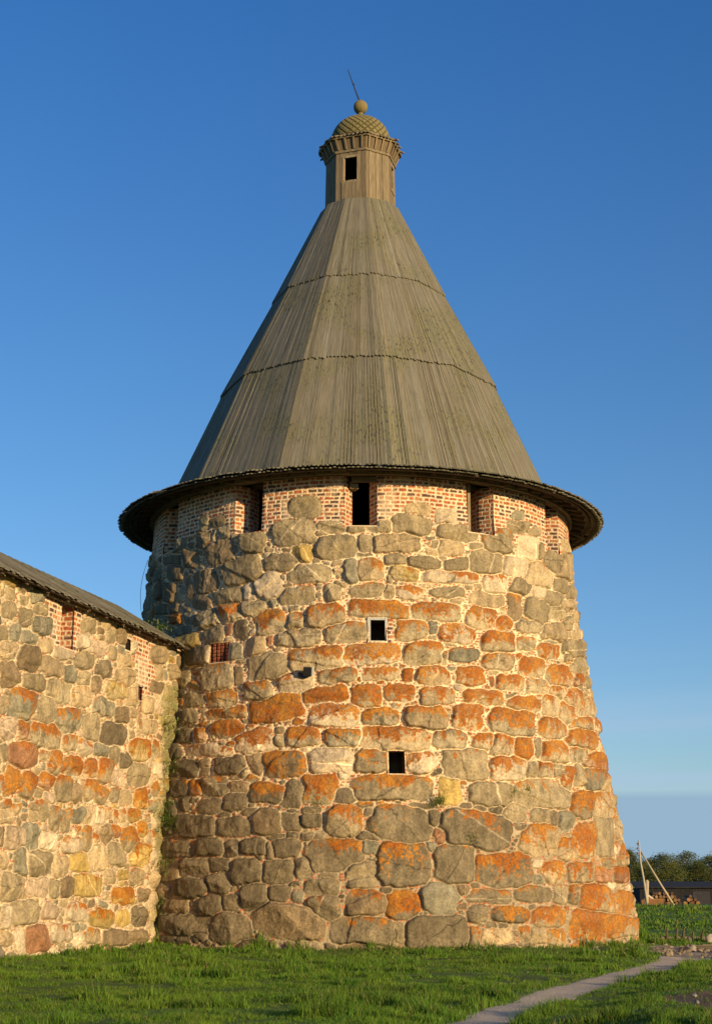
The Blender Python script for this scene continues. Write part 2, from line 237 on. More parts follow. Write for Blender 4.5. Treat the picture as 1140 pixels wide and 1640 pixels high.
# ---------------------------------------------------------------- masonry fields
TST = """-13.9 12.69 0.56 -0.04 -0.01 0.37 o 0
-16.33 11.94 0.7 0.01 -0.05 0.41 o 0
-27.06 11.74 0.48 -0.02 -0.06 0.37 o 0
-36.7 11.61 0.63 0.04 -0.18 0.42 b 0
-29.78 10.91 0.73 0.05 -0.15 0.46 o 0
-19.4 11.03 0.55 -0.04 -0.02 0.3 o 0
-14.02 11.31 0.34 -0.08 0.04 0.28 y 0
-12.24 10.64 0.69 -0.03 -0.01 0.3 o 1
-21.73 10.32 0.39 0.15 -0.21 0.39 c 0
-26.7 10.16 0.22 0.01 -0.08 0.29 c 0
-40.73 10.74 0.54 0.03 -0.19 0.4 k 0
-33.24 10.15 0.56 0.04 -0.1 0.27 o 0
-15 9.99 0.59 0.05 -0.06 0.3 o 4
-31.71 11.38 0.18 -0.02 -0.01 0.13 o 0
-22.93 11.49 0.19 -0.02 -0.01 0.09 o 0
-35.79 12.19 0.24 -0 -0.07 0.23 o 0
-38.53 12.57 0.35 0.04 -0.11 0.2 b 0
-43.41 12.58 0.25 -0.04 -0.04 0.32 o 0
-39.48 12.13 0.14 -0.02 -0.03 0.24 o 0
-32.53 12.04 0.17 -0.02 -0.01 0.12 o 0
-43.36 12.11 0.39 -0.11 0.04 0.33 k 0
-47.97 11.58 0.48 -0.08 -0.06 0.32 k 0
-56.86 11.75 0.74 -0.14 -0.05 0.19 k 0
-54.63 11.27 0.61 -0.11 -0.07 0.27 k 0
-46.88 10.71 0.22 0 -0.28 0.49 b 0
-55.44 10.66 0.45 -0.08 -0.09 0.35 k 0
-62.05 10.88 0.39 -0.07 -0.12 0.34 k 0
-41.58 10.08 0.44 -0.06 -0.05 0.27 b 0
-47.29 10.05 0.26 -0.04 -0.04 0.19 o 0
-21.05 9.8 0.18 -0.01 -0.01 0.2 g 0
-25.77 9.73 0.38 -0 -0.05 0.28 o 0
-31.94 9.62 0.42 0.03 -0.12 0.32 o 4
-38.24 9.51 0.44 0.04 -0.16 0.33 o 1
-21.1 9.21 0.5 0.05 -0.1 0.39 o 6
-14.88 9.21 0.28 -0.01 -0.01 0.27 o 3
-50.57 9.72 0.41 -0.02 -0.12 0.22 r 8
-44.96 9.64 0.33 -0.01 -0.1 0.21 g 0
-45.36 9.34 0.26 -0.03 -0.03 0.14 g 0
-49.15 9.32 0.27 -0.04 -0.05 0.21 g 0
-59.65 10.17 0.56 -0.09 -0.08 0.22 k 0
-52.79 10.11 0.41 -0.06 -0.05 0.19 k 0
-35.95 8.98 0.41 -0.01 -0.08 0.32 o 0
-28.26 9.09 0.27 -0.02 -0.03 0.32 k 0
-31.6 9.14 0.12 -0.01 -0.02 0.19 r 0
-20.8 8.68 0.1 -0.01 -0.01 0.16 r 0
-44.37 8.89 0.57 0.03 -0.17 0.3 y 0
-40.87 8.42 0.6 -0.04 -0.08 0.31 k 0
-47.4 8.45 0.28 -0.03 -0.06 0.23 o 0
-29.56 8.41 0.27 -0.02 -0.03 0.28 g 0
-24.4 8.48 0.37 0.05 -0.1 0.33 t 0
-14.15 8.69 0.69 0.03 -0.04 0.27 o 2
-21.36 7.92 0.64 0.05 -0.1 0.42 o 0
-45.27 7.83 0.52 0.04 -0.2 0.32 o 0
-40.92 8.02 0.23 -0.02 -0.01 0.08 o 0
-33.73 7.71 0.61 0.02 -0.15 0.48 o 2
-28.08 7.67 0.18 0 -0.06 0.28 b 0
-27.55 8.1 0.19 -0.01 -0.01 0.07 o 0
-22.92 7.19 0.48 -0.01 -0.04 0.32 o 4
-14.24 7.37 0.55 0.03 -0.04 0.3 c 3
-31.86 7.04 0.58 0.02 -0.08 0.28 o 6
-30.01 6.6 0.7 0.01 -0.04 0.19 t 6
-39.83 7.09 0.41 0.02 -0.11 0.25 o 0
-18.3 6.64 0.84 0.14 -0.11 0.38 o 9
-39.76 6.6 0.27 -0.02 -0.04 0.22 o 0
-45.3 7.37 0.28 -0.03 -0.03 0.13 k 0
-44.95 6.68 0.31 -0.03 -0.05 0.2 k 0
-29.06 6.14 0.57 0 -0.06 0.26 o 8
-22.58 5.72 0.66 0.06 -0.09 0.36 c 5
-12.05 5.82 0.48 -0.01 -0.02 0.3 t 6
-16.93 5.72 0.18 -0.01 -0.01 0.17 o 0
-17.19 6.02 0.17 -0.01 -0.01 0.12 b 0
-36.5 6.01 0.27 -0.02 -0.05 0.23 r 4
-40.67 6.03 0.3 -0.02 -0.05 0.22 k 0
-45.29 6.13 0.28 -0.02 -0.06 0.2 k 0
-43.91 5.58 0.4 0.07 -0.21 0.26 k 0
-33.52 5.54 0.9 -0.08 -0.02 0.19 c 3
-38.65 5.04 0.5 -0.03 -0.06 0.28 k 0
-27.56 5.07 0.55 0 -0.05 0.26 k 0
-21.4 5.1 0.19 0.1 -0.24 0.33 b 0
-15.66 5.05 0.68 0.02 -0.05 0.42 b 6
-24.04 4.85 0.15 -0.01 -0.02 0.17 o 0
-18.8 4.25 0.57 -0.06 -0 0.31 o 6
-13.16 4.16 0.31 -0.11 0.12 0.39 o 0
-35.38 4.5 0.26 -0.01 -0.05 0.23 r 6
-30.73 4.49 0.48 0 -0.07 0.31 k 2
-24.91 4.46 0.34 -0 -0.03 0.17 b 2
-40.11 4.5 0.45 0.01 -0.09 0.25 k 2
-25.36 4.01 0.41 0.02 -0.07 0.29 k 0
-31.19 3.94 0.42 0 -0.06 0.24 o 0
-37.88 4.03 0.26 -0.01 -0.05 0.23 k 0
-42.58 3.9 0.43 -0.02 -0.07 0.26 k 0
-34.32 3.38 0.78 -0.05 -0.03 0.34 k 0
-25.2 3.35 0.55 -0.01 -0.03 0.27 k 0
-18.21 3.45 0.41 -0.04 0.01 0.38 b 0
-13.37 3.45 0.29 -0 -0.01 0.24 o 0
-9.43 3.48 0.29 -0 -0.01 0.2 o 0
-12.82 3.75 0.18 -0 -0 0.08 o 0
-9.52 3.77 0.25 -0 -0 0.1 o 0
-42.33 3.37 0.39 -0.01 -0.05 0.25 k 0
-12.96 3.09 0.19 -0 -0 0.11 k 0
-10.23 3.08 0.2 -0 -0 0.12 k 0
-16.19 3.05 0.26 -0 -0 0.09 k 0
-27.46 3.69 0.21 -0.01 -0.01 0.08 o 0
-38.22 2.78 0.82 -0.02 -0.04 0.26 k 1
-30.1 2.81 0.44 -0.01 -0.03 0.27 k 0
-25.16 2.75 0.26 0.04 -0.07 0.24 k 0
-20.64 2.79 0.42 0.01 -0.03 0.24 o 0
-17.56 2.66 0.14 -0 -0.02 0.26 k 0
-13.98 2.76 0.41 -0 -0.01 0.26 k 0
-40.26 2.17 0.52 -0.02 -0.04 0.33 b 0
-33.46 2.25 0.52 -0.01 -0.04 0.25 k 0
-27.72 2.31 0.38 -0 -0.02 0.19 k 0
-21.79 2.12 0.46 -0 -0.03 0.35 o 0
-15.54 2.12 0.46 -0 -0.02 0.34 o 0
-10.75 2.22 0.24 0.04 -0.07 0.29 o 0
-40.37 1.6 0.32 -0 -0.05 0.23 b 0
-33.67 1.71 0.67 0.01 -0.06 0.28 k 0
-27.26 1.81 0.34 0.08 -0.14 0.31 k 0
-19.87 1.45 0.42 0.03 -0.06 0.37 o 0
-15.02 1.56 0.36 -0 -0.01 0.23 o 0
-36.85 1.22 0.49 0.06 -0.08 0.2 b 0
-28.48 1.25 0.35 0.14 -0.16 0.24 k 0
-24.36 1.3 0.29 0 -0.02 0.23 k 0
-34.42 0.72 0.99 -0.02 -0.01 0.31 k 0
-24.3 0.63 0.7 0.01 -0.02 0.41 k 0
-13.23 0.83 1.03 -0.13 0.05 0.46 b 0
-11.47 1.46 0.19 -0 -0.01 0.15 g 0
-37.86 0.3 0.31 0 -0.01 0.12 k 0
-30.77 0.42 0.25 0 -0.01 0.16 k 0
-18.69 0.19 0.58 0.01 -0.01 0.17 b 0
-10.45 0.14 0.55 0 -0 0.19 b 0
-34.07 0.3 0.29 0 -0.01 0.11 k 0
-1.33 12.03 0.31 -0 -0 0.19 o 0
-7.15 12.04 0.44 -0.01 -0 0.19 o 0
4.47 12.07 0.39 0.01 0 0.2 o 0
12.06 12.14 0.65 -0.08 0.07 0.34 o 0
13.82 12.63 0.41 -0.01 0.02 0.2 t 0
20.83 12.47 0.4 0.04 0.01 0.26 c 0
23.94 12.01 0.73 0.02 0.04 0.3 o 0
-6.06 11.43 0.62 0.02 -0.03 0.39 o 0
1.13 11.53 0.25 0 0 0.28 o 0
8.19 11.55 0.75 0.03 0.01 0.3 t 0
21.74 11.51 0.44 0.02 0.03 0.25 t 0
17.87 11.57 0.15 0.01 0.01 0.13 o 0
7.72 11.03 0.33 0.01 0 0.19 o 0
14.95 10.98 0.57 -0.02 0.03 0.21 o 0
23.3 11.01 0.45 0.06 0 0.21 o 0
-2.47 10.68 0.22 0.04 -0.07 0.38 g 0
2 10.72 0.39 -0.02 0.02 0.37 t 4
9.92 10.61 0.49 -0.02 0.02 0.21 y 3
21.57 10.6 0.95 0.03 0.02 0.19 c 4
1.26 10.08 0.55 0.03 -0.01 0.22 o 2
6.47 10.04 0.17 0 0.01 0.25 t 0
6.44 10.41 0.13 0 0 0.14 o 0
11.06 10.07 0.44 -0.01 0.02 0.23 c 6
20.35 10.13 0.6 0.04 0.01 0.17 o 0
-6.51 10.02 0.29 -0.01 -0.01 0.3 o 0
0.67 11.18 0.26 0 0 0.06 o 0
-9.92 11.85 0.25 -0.01 -0 0.08 t 0
-7.98 9.35 0.57 0.04 -0.04 0.35 t 6
-10.02 8.08 0.82 0.05 -0.04 0.35 t 5
3.85 9.53 0.9 -0.05 0.02 0.28 t 8
17.35 9.51 0.8 0.01 0.03 0.3 o 6
-3.58 8.83 0.61 0.03 -0.02 0.33 o 5
10.97 8.91 0.48 0.02 0.01 0.34 o 5
16.02 9.01 0.15 0.01 0.01 0.24 g 0
22.01 8.88 0.63 -0.01 0.06 0.33 c 6
2.27 8.2 0.83 0.04 -0.01 0.32 c 7
13.81 8.23 0.62 0.06 0 0.34 o 4
18.3 8.11 0.12 0.01 0.02 0.22 o 3
23.31 8.25 0.51 0.03 0.02 0.24 g 2
-5.12 7.55 0.56 0.04 -0.02 0.24 o 5
4.21 7.61 0.53 0.01 0 0.22 t 6
9.72 7.59 0.16 0 0.01 0.21 r 8
15.28 7.58 0.55 0.02 0.02 0.32 t 7
24.48 7.63 0.51 0.03 0.03 0.31 t 8
-0.42 7.46 0.09 -0 -0 0.07 r 8
0.96 6.99 0.47 0 0 0.33 t 7
-7.92 7.01 0.67 0.03 -0.02 0.25 o 9
8.16 7.07 0.45 0.01 0.01 0.25 t 7
16.39 6.98 0.55 0.02 0.02 0.28 t 3
27.26 7.02 0.71 0.01 0.04 0.25 t 6
21.44 7.29 0.2 0.01 0.01 0.14 c 0
-5.86 6.41 0.71 -0.01 -0.01 0.32 c 4
3.89 6.38 0.59 0 0.01 0.3 k 4
13.65 6.36 0.66 -0.04 0.05 0.35 t 4
22.97 6.45 0.53 0.03 0.04 0.39 t 7
-3.94 5.77 0.51 -0 -0 0.29 g 5
6.95 5.76 1 -0.04 0.03 0.36 t 5
-6.24 5.12 0.65 -0.01 -0.01 0.35 c 0
1.8 5.11 0.48 0 0 0.35 o 4
11.7 5.09 0.45 0.01 0.02 0.33 c 5
18.34 5.75 0.56 0.02 0.03 0.29 o 4
21.08 5.06 0.75 0.02 0.05 0.48 o 2
5.79 4.37 1.2 -0.01 0.02 0.38 o 3
17.42 4.33 0.33 0.01 0.04 0.45 y 0
15.08 4.83 0.25 0.01 0.01 0.1 k 0
-7.97 4.35 0.57 -0.01 -0.02 0.4 o 6
-3.67 4.16 0.38 -0 -0 0.24 k 0
-3.16 3.45 0.53 0.04 -0.04 0.45 t 4
1.26 3.72 0.12 0 0 0.12 o 0
7.26 3.39 0.89 -0.07 0.06 0.49 o 3
0.87 3.03 0.35 0 0 0.12 o 0
13.63 3.55 0.19 -0.03 0.06 0.24 o 0
11.81 3.88 0.38 0 0 0.08 o 0
14.74 3.08 0.21 0 0.01 0.21 r 1
-4.95 2.56 0.81 0.07 -0.05 0.45 k 4
7.64 2.32 0.75 0 0.02 0.58 o 4
1.36 2.78 0.25 0 0 0.16 g 0
17.23 2.31 0.6 0 0.04 0.53 o 2
-0.41 2.19 0.41 0.04 -0.02 0.23 t 0
-0.07 1.83 0.4 -0 0 0.15 t 0
-5.94 2.03 0.27 -0 -0 0.09 o 0
-7.02 1.73 0.49 -0 -0.01 0.22 o 2
-6.86 1.19 0.46 0 -0.01 0.35 o 3
0.55 1.29 0.56 -0.03 0.02 0.37 b 3
7.22 1.27 0.51 -0 0.01 0.41 o 8
14.04 1.41 0.55 -0.07 0.08 0.39 g 0
0.19 0.58 0.89 -0.08 0.03 0.37 o 2
6.78 0.53 0.15 -0 0 0.26 t 0
13.31 0.56 0.88 0.04 -0.01 0.45 o 1
18.49 1.63 0.24 0 0.01 0.14 b 0
-9.76 0.14 0.48 0 -0 0.19 b 0
-0.15 0.12 0.53 0 0 0.12 b 0
12.62 2.78 0.15 0 0.01 0.15 g 0
35.42 11.9 0.62 0.09 0.04 0.44 o 3
31.49 11.18 0.65 -0.02 0.12 0.41 o 0
43.41 12.87 0.32 0.02 0.06 0.18 g 0
43.38 12.52 0.52 0.04 0.07 0.21 o 0
49.69 12.43 0.25 -0.08 0.32 0.25 o 0
46.71 11.93 0.58 0.1 0.07 0.46 c 0
51.28 11.91 0.2 0.04 0.05 0.29 o 0
57.75 11.76 0.65 0.08 0.32 0.52 o 0
40.96 11.2 0.58 0.05 0.09 0.33 c 0
50.91 11.14 0.81 0.02 0.29 0.45 t 1
33.6 10.52 0.48 0.06 0.03 0.32 c 2
41.6 10.57 0.4 -0.05 0.17 0.28 o 0
48.55 10.53 0.56 0.09 0.04 0.23 c 0
56 10.47 0.64 0 0.3 0.32 o 0
29.15 11.66 0.32 0.02 0.01 0.1 o 0
67.72 12.47 1.2 0.27 0.13 0.3 t 0
70.08 11.83 1.16 0.22 0.54 0.57 t 0
62.4 11.09 0.77 0.14 0.13 0.34 o 0
71.64 11.06 0.91 0.18 0.24 0.32 o 0
31.01 10.03 0.65 0.02 0.05 0.23 t 0
39.06 9.91 0.33 0.04 0.08 0.49 b 5
47.04 9.91 0.66 0.02 0.23 0.47 o 0
66.71 10.48 1.14 0.21 0.12 0.23 t 0
28.62 9.42 0.52 -0.02 0.1 0.36 t 6
35.32 9.35 0.35 0.04 0.04 0.25 t 6
43.34 9.44 0.61 0.04 0.1 0.31 o 2
32.76 8.75 0.68 0.04 0.07 0.34 o 6
41.45 8.8 0.46 0.05 0.04 0.24 o 4
53.8 9.37 0.76 0.01 0.27 0.35 t 2
57.37 10.05 0.59 0 0.27 0.26 o 2
63.11 9.8 0.63 0.07 0.3 0.32 o 0
52.02 9.07 0.47 -0 0.09 0.12 g 0
50.07 8.71 0.68 0.09 0.08 0.29 t 7
65.83 9.09 1.29 0.16 0.42 0.37 o 0
32.32 8.12 0.64 0.03 0.06 0.27 t 5
42.54 8.12 0.58 0.06 0.07 0.32 t 8
52.97 8 0.83 0.03 0.24 0.38 t 7
38.08 8.36 0.15 0.02 0.02 0.1 r 5
34.62 7.54 0.59 0.02 0.05 0.25 t 7
29.7 7.51 0.11 0.01 0.02 0.17 r 7
43.34 7.55 0.57 0.04 0.07 0.25 t 6
63.24 8.05 0.37 0.03 0.3 0.29 r 7
68.87 8.57 1.13 0.12 0.68 0.38 o 0
50.51 7.46 0.41 0 0.16 0.26 t 5
38.55 6.95 0.72 0.01 0.08 0.26 t 6
47.08 6.99 0.46 0.04 0.1 0.38 t 4
53.36 6.86 0.49 0.03 0.2 0.39 t 6
58.84 7.39 0.62 -0.02 0.4 0.33 t 6
68.49 7.28 1.15 0.08 0.95 0.39 t 5
34.71 7.15 0.26 0.02 0.01 0.07 k 0
34.15 6.38 0.88 -0 0.12 0.43 o 6
46.82 6.32 0.78 0.06 0.09 0.34 t 6
62.73 6.62 1.29 0.14 0.14 0.27 t 5
59.37 8.77 0.41 0.06 0.11 0.27 t 0
25.83 5.76 0.33 -0.01 0.06 0.26 t 5
30.41 5.68 0.4 -0.07 0.16 0.34 t 3
36.11 5.64 0.41 0.01 0.1 0.35 t 8
40.24 5.67 0.17 0.01 0.07 0.3 o 0
45.8 5.61 0.71 0.05 0.11 0.36 t 8
60.63 6.16 1.3 0.03 0.46 0.38 t 7
55.76 5.61 0.7 0.05 0.13 0.28 o 3
67.89 5.55 1.33 0.01 0.86 0.33 r 8
31.16 5.01 0.66 0.03 0.06 0.37 c 4
37.33 5.02 0.26 0.01 0.06 0.27 o 0
41.25 5.05 0.35 0.02 0.07 0.27 t 6
45.38 5.04 0.3 0.02 0.07 0.22 o 0
48.71 4.87 0.33 -0.01 0.26 0.39 t 6
53.61 4.99 0.34 0.02 0.17 0.38 o 0
60.08 4.93 0.76 0.05 0.22 0.37 g 4
72.59 4.98 1.01 0.07 0.8 0.39 t 6
26.32 4.24 0.8 -0.01 0.08 0.38 t 0
39.91 4.31 1.23 -0.02 0.17 0.45 o 2
31.33 3.78 0.44 -0.04 0.09 0.25 t 1
37.89 3.71 0.39 -0.03 0.1 0.24 o 0
44.89 3.59 0.35 -0.1 0.3 0.29 g 0
41.22 3.6 0.19 0.01 0.06 0.23 k 0
52.75 4.11 0.82 0.04 0.19 0.42 o 7
64.25 4.18 1.3 0.06 0.44 0.44 t 5
22.26 3.27 1.12 -0.12 0.13 0.53 o 3
59.97 3.23 0.94 0.03 0.31 0.61 o 0
52.17 3.1 0.86 0.03 0.17 0.54 t 9
36.79 3 0.8 0.02 0.08 0.47 t 6
44.17 2.8 0.41 0.01 0.07 0.34 t 7
75.99 3.53 0.98 0.04 0.59 0.37 t 0
75.45 2.93 0.82 0.03 0.52 0.24 r 7
41.86 3.27 0.16 0 0.02 0.13 o 0
23.75 3.81 0.18 0 0.01 0.11 k 0
26.65 3.8 0.21 0.01 0.02 0.14 o 0
27.63 2.19 0.99 0.05 0.02 0.48 o 6
39.44 2.13 0.53 0.01 0.06 0.3 t 7
47.69 2.15 0.71 0.01 0.08 0.31 t 6
57.17 2.08 0.69 -0.04 0.21 0.24 r 5
68.57 2.14 1.31 0.02 0.21 0.24 r 7
35.34 1.93 0.24 0 0.02 0.13 g 0
35.41 2.35 0.27 0 0.02 0.13 c 0
23.8 1.46 0.72 0 0.02 0.21 o 3
33.59 1.54 0.73 0 0.03 0.21 o 3
40.56 1.54 0.3 0 0.06 0.28 o 3
44.38 1.53 0.3 0 0.08 0.31 k 4
51.39 1.41 0.86 -0.04 0.2 0.42 t 7
21.21 0.99 0.34 -0 0.01 0.23 o 0
27.98 0.99 0.64 -0.02 0.03 0.23 o 7
36.66 0.94 0.65 -0 0.03 0.3 t 8
48.43 0.72 0.95 -0.05 0.15 0.45 t 9
58.58 0.62 0.77 -0.01 0.1 0.35 t 8
69.58 0.58 1.2 -0.02 0.18 0.28 t 5
65.46 1.29 1.3 -0.11 0.75 0.33 t 8
20.4 0.41 0.21 -0 0.01 0.27 t 6
24.79 0.4 0.49 -0 0.02 0.23 c 3
30.6 0.48 0.18 -0 0.02 0.2 t 6
33.77 0.43 0.3 -0 0.02 0.24 c 0
38.12 0.38 0.39 -0.03 0.06 0.26 o 6"""
WST = """-9.94 8.26 0.1 0.02 -0.01 0.11 o 0
-9.47 8.31 0.27 0.05 -0.02 0.14 o 0
-9.52 7.9 0.41 0.08 -0.03 0.24 o 0
-8.67 7.89 0.37 0.07 -0.03 0.25 o 0
-7.91 8.22 0.4 0.04 0.04 0.18 o 0
-7.83 7.82 0.49 0.08 -0.03 0.25 g 0
-8.78 8.29 0.26 0.05 -0.01 0.11 o 0
-9.15 7.44 0.34 0.06 -0.02 0.2 g 0
-8.4 7.43 0.47 0.05 0.03 0.19 g 0
-7.56 7.36 0.45 0.07 -0.02 0.19 t 0
-8.46 6.95 0.55 0.04 0.08 0.34 b 0
-9.42 6.97 0.45 -0.01 0.15 0.26 t 0
-9.4 6.43 0.43 0.06 -0.04 0.32 b 0
-7.21 6.9 0.63 0.05 0.05 0.27 t 0
-6.56 7.34 0.61 0.05 0.05 0.2 c 0
-5.35 7.35 0.63 0.09 -0.03 0.24 o 0
-4.13 7.29 0.61 0.07 0.03 0.28 k 0
-6.15 6.86 0.35 0.05 -0.02 0.22 g 0
-5.3 6.88 0.43 0.06 -0.02 0.21 o 0
-4.53 6.86 0.35 0.05 -0.03 0.25 b 0
-5.45 7.85 0.48 0.08 -0.02 0.23 c 0
-4.53 7.81 0.55 0.07 0.02 0.22 p 0
-5.19 8.26 0.51 0.09 -0.02 0.21 o 0
-3.82 8.24 0.37 0.06 -0.02 0.2 o 0
-3.55 7.82 0.29 0.04 -0.02 0.2 o 0
-2.78 7.73 0.49 0.07 -0.02 0.21 t 0
-2.74 7.28 0.71 0.05 0.09 0.28 t 0
-0.4 8.24 0.73 0.06 0.1 0.3 t 0
-0.3 7.73 0.31 0.04 -0.02 0.21 t 0
-0.5 7.32 0.54 0.04 0.07 0.19 b 0
-7.61 6.69 0.15 0.02 -0.01 0.1 k 0
-8.1 6.42 0.58 0.08 -0.03 0.23 o 0
-8.67 5.83 0.71 -0 0.17 0.39 g 5
-7.35 5.86 0.5 0.06 -0.04 0.37 o 0
-6.72 6.38 0.73 0.04 0.09 0.32 o 2
-5.42 6.42 0.6 0.08 -0.03 0.29 t 4
-3.32 6.85 0.69 0.09 -0.03 0.27 y 1
-4.06 6.31 0.67 0.01 0.13 0.26 g 3
-6.14 5.74 0.74 0.08 -0.04 0.32 g 3
-4.75 5.7 0.59 0.06 -0.04 0.37 o 0
-2.18 6.79 0.42 0.05 -0.02 0.27 t 0
-1 6.74 0.5 0.03 0.09 0.26 t 0
-2.87 6.24 0.51 0.06 -0.02 0.22 b 0
-3.34 5.67 0.9 -0.01 0.18 0.34 k 0
-9.46 5.73 0.27 0.03 -0.03 0.22 o 0
-9.24 5.2 0.43 0.05 -0.03 0.26 p 0
-8.49 5.22 0.3 0.03 -0.03 0.25 r 4
-7.71 5.21 0.46 0.01 0.08 0.3 o 4
-6.87 5.24 0.44 0.01 0.08 0.3 o 4
-5.97 5.2 0.44 0.04 -0.02 0.22 t 4
-5.07 5.16 0.48 0.05 -0.02 0.23 c 4
-8.45 4.67 0.81 0.07 -0.04 0.32 r 3
-9.4 4.65 0.19 0.02 -0.03 0.24 o 0
-6.76 4.61 0.39 -0.01 0.15 0.32 t 5
-5.82 4.61 0.63 0.03 0.03 0.28 o 7
-4.09 5.18 0.48 0.04 -0.02 0.19 g 0
-3.26 5.15 0.37 0.03 -0.03 0.26 o 0
-2.5 5.07 0.41 0.04 -0.02 0.24 k 0
-1.58 5.41 0.74 0.07 -0.03 0.33 y 5
-1.03 6.12 0.82 0.06 0.03 0.25 t 3
-4.69 4.63 0.44 0.04 -0.03 0.29 t 5
-3.86 4.65 0.46 0 0.11 0.34 t 5
-2.97 4.56 0.45 0.03 -0.03 0.26 p 0
-1.63 4.72 0.74 0.03 0.04 0.33 o 0
-8.99 4.03 0.42 -0.02 0.16 0.36 t 8
-8.15 4 0.38 -0.02 0.14 0.32 t 7
-7.16 4.18 0.47 -0.04 0.16 0.24 r 8
-6.24 4.05 0.47 0.03 -0.04 0.35 o 5
-4.77 4.11 0.38 -0.02 0.17 0.33 t 7
-3.95 4.02 0.45 -0 0.09 0.27 o 7
-3.2 4.07 0.31 0.02 -0.02 0.19 o 3
-1.35 4.08 0.51 0.03 -0.03 0.31 y 7
-2.38 4.06 0.44 0.03 -0.02 0.21 t 0
-8.57 3.42 0.28 0.02 -0.02 0.15 t 3
-7.76 3.52 0.25 0.01 -0.02 0.13 t 5
-7.26 3.44 0.26 0.01 -0.03 0.28 o 4
-6.61 3.31 0.31 0.02 -0.03 0.31 o 2
-6 3.28 0.32 0.02 -0.03 0.29 o 5
-5.37 3.45 0.31 0.02 -0.02 0.2 g 0
-4.78 3.46 0.27 0.01 -0.02 0.22 t 0
-4.09 3.47 0.45 0.02 -0.03 0.25 c 5
-2.69 3.57 0.43 0.02 -0.02 0.19 t 4
-1.8 3.62 0.45 0.02 -0.02 0.21 y 6
-1.14 3.26 0.37 0.02 -0.02 0.24 y 7
-2.09 2.97 0.58 0 0.05 0.37 o 5
-3.58 3.06 0.43 -0.03 0.13 0.25 b 0
-2.99 3.15 0.34 0.01 -0.02 0.18 r 3
-4.72 2.9 0.36 0.01 -0.04 0.36 o 5
-5.68 2.71 0.51 0.02 -0.03 0.23 c 5
-6.86 2.73 0.54 0.02 -0.03 0.25 c 0
-7.84 2.84 0.41 0.02 -0.04 0.31 g 0
-8.72 2.77 0.43 0.02 -0.03 0.27 p 0
-8.25 2.21 0.38 0.01 -0.04 0.34 g 0
-7.26 2.23 0.61 0.01 -0.04 0.33 o 0
-6.14 2.17 0.49 0.01 -0.03 0.27 t 0
-5.11 2.29 0.59 0.01 -0.03 0.26 y 0
-3.98 2.43 0.6 0.02 -0.04 0.35 t 0
-2.9 2.56 0.58 0.02 -0.03 0.33 o 0
-1.27 2.59 0.8 0.02 -0.03 0.33 y 5
-8.74 1.67 0.5 -0.04 0.09 0.35 o 0
-7.28 1.67 0.57 0 -0.03 0.24 p 0
-6.43 1.66 0.31 0 -0.03 0.23 o 0
-5.78 1.68 0.36 0 -0.03 0.25 b 0
-4.57 1.73 0.92 0.01 -0.03 0.29 y 1
-3.22 1.97 0.44 0.01 -0.02 0.19 t 0
-2.31 1.48 0.78 0 -0.02 0.25 y 8
-0.95 1.5 0.46 0 -0.02 0.19 b 0
-2.34 2.05 0.38 0.01 -0.02 0.17 y 0
-1.48 1.98 0.51 0.01 -0.02 0.26 t 2
-7.94 1.09 0.67 0.05 -0.15 0.29 o 0
-6.6 1.13 0.46 -0 -0.02 0.21 p 0
-8.88 1.01 0.27 -0 -0.03 0.26 c 0
-5.14 1.09 0.61 -0 -0.03 0.24 c 4
-3.63 0.93 0.86 -0.01 -0.02 0.24 y 5
-1.2 0.95 0.54 -0.01 -0.03 0.28 k 0
-2.26 0.92 0.51 -0.01 -0.02 0.21 y 0
-7.24 0.51 0.63 -0.01 -0.04 0.36 r 0
-6.01 0.6 0.63 -0.01 -0.03 0.24 c 4
-4.21 0.5 0.49 -0.01 -0.02 0.22 t 5
-2.74 0.41 0.84 -0.02 -0.02 0.25 b 0
-1.23 0.41 0.73 -0.02 -0.02 0.21 b 0
-8.08 0.45 0.26 -0.01 -0.04 0.34 c 0
-8.75 0.55 0.35 -0.01 -0.02 0.18 t 0"""
PAL = dict(o=(.29, .225, .125), t=(.385, .285, .155), c=(.54, .425, .27), k=(.165, .127, .073), b=(.235, .168, .09),
           d=(.18, .14, .080), g=(.24, .21, .135), y=(.42, .29, .09), r=(.33, .165, .08), p=(.48, .355, .225))
CH = 'otckbgyrpd'; PALA = np.array([PAL[c] for c in CH])*1.0
ORANGE = np.array((.29, .088, .008)); ORANGE2 = np.array((.37, .15, .018)); PALEL = np.array((.50, .405, .24))
def parse(t): return [(float(a), float(b), float(c), float(d), float(e), float(f), g, int(h)) for a, b, c, d, e, f, g, h in (l.split() for l in t.strip().splitlines())]

def brick_pattern(u, z, seed=0):
    """Big soft bricks in thick mortar, stretcher and header in turn. Returns mask and colour."""
    uu = u + .03*(vn(u*2, z*2, 5+seed)-.5); zz = z + .05*(vn(u*.7, z*.9, 6+seed)-.5) + .012*(vn(u*9, z*9, 9)-.5)
    row = np.floor(zz/.125); fz = zz/.125-row
    per = .45; off = np.where(row % 2 == 0, 0., .225) + (hsh(row, row*0, 3)-.5)*.06
    q = (uu+off)/per; cell = np.floor(q); fu = (q-cell)*per
    isS = fu < .285
    idn = cell*2+np.where(isS, 0, 1)
    ln = np.where(isS, .25, .125); st = np.where(isS, 0.018, .285+.018)
    jl = ln*(.84+.2*hsh(idn, row, 11))
    du = np.minimum(fu-st, st+jl-fu); dz = np.minimum(fz*.125-.022, .125-.020-fz*.125 + (hsh(idn, row, 12)-.5)*.012)
    d = np.minimum(du, dz)
    msk = sst(d, -.006, .008)
    h = hsh(idn, row, 21)
    c = np.where((h > .72)[..., None], np.array((.12, .06, .045)), np.where((h < .25)[..., None], np.array((.40, .17, .07)), np.array((.38, .11, .045))))
    c = c*(.8+.4*hsh(idn, row, 31))[..., None]
    return msk, c

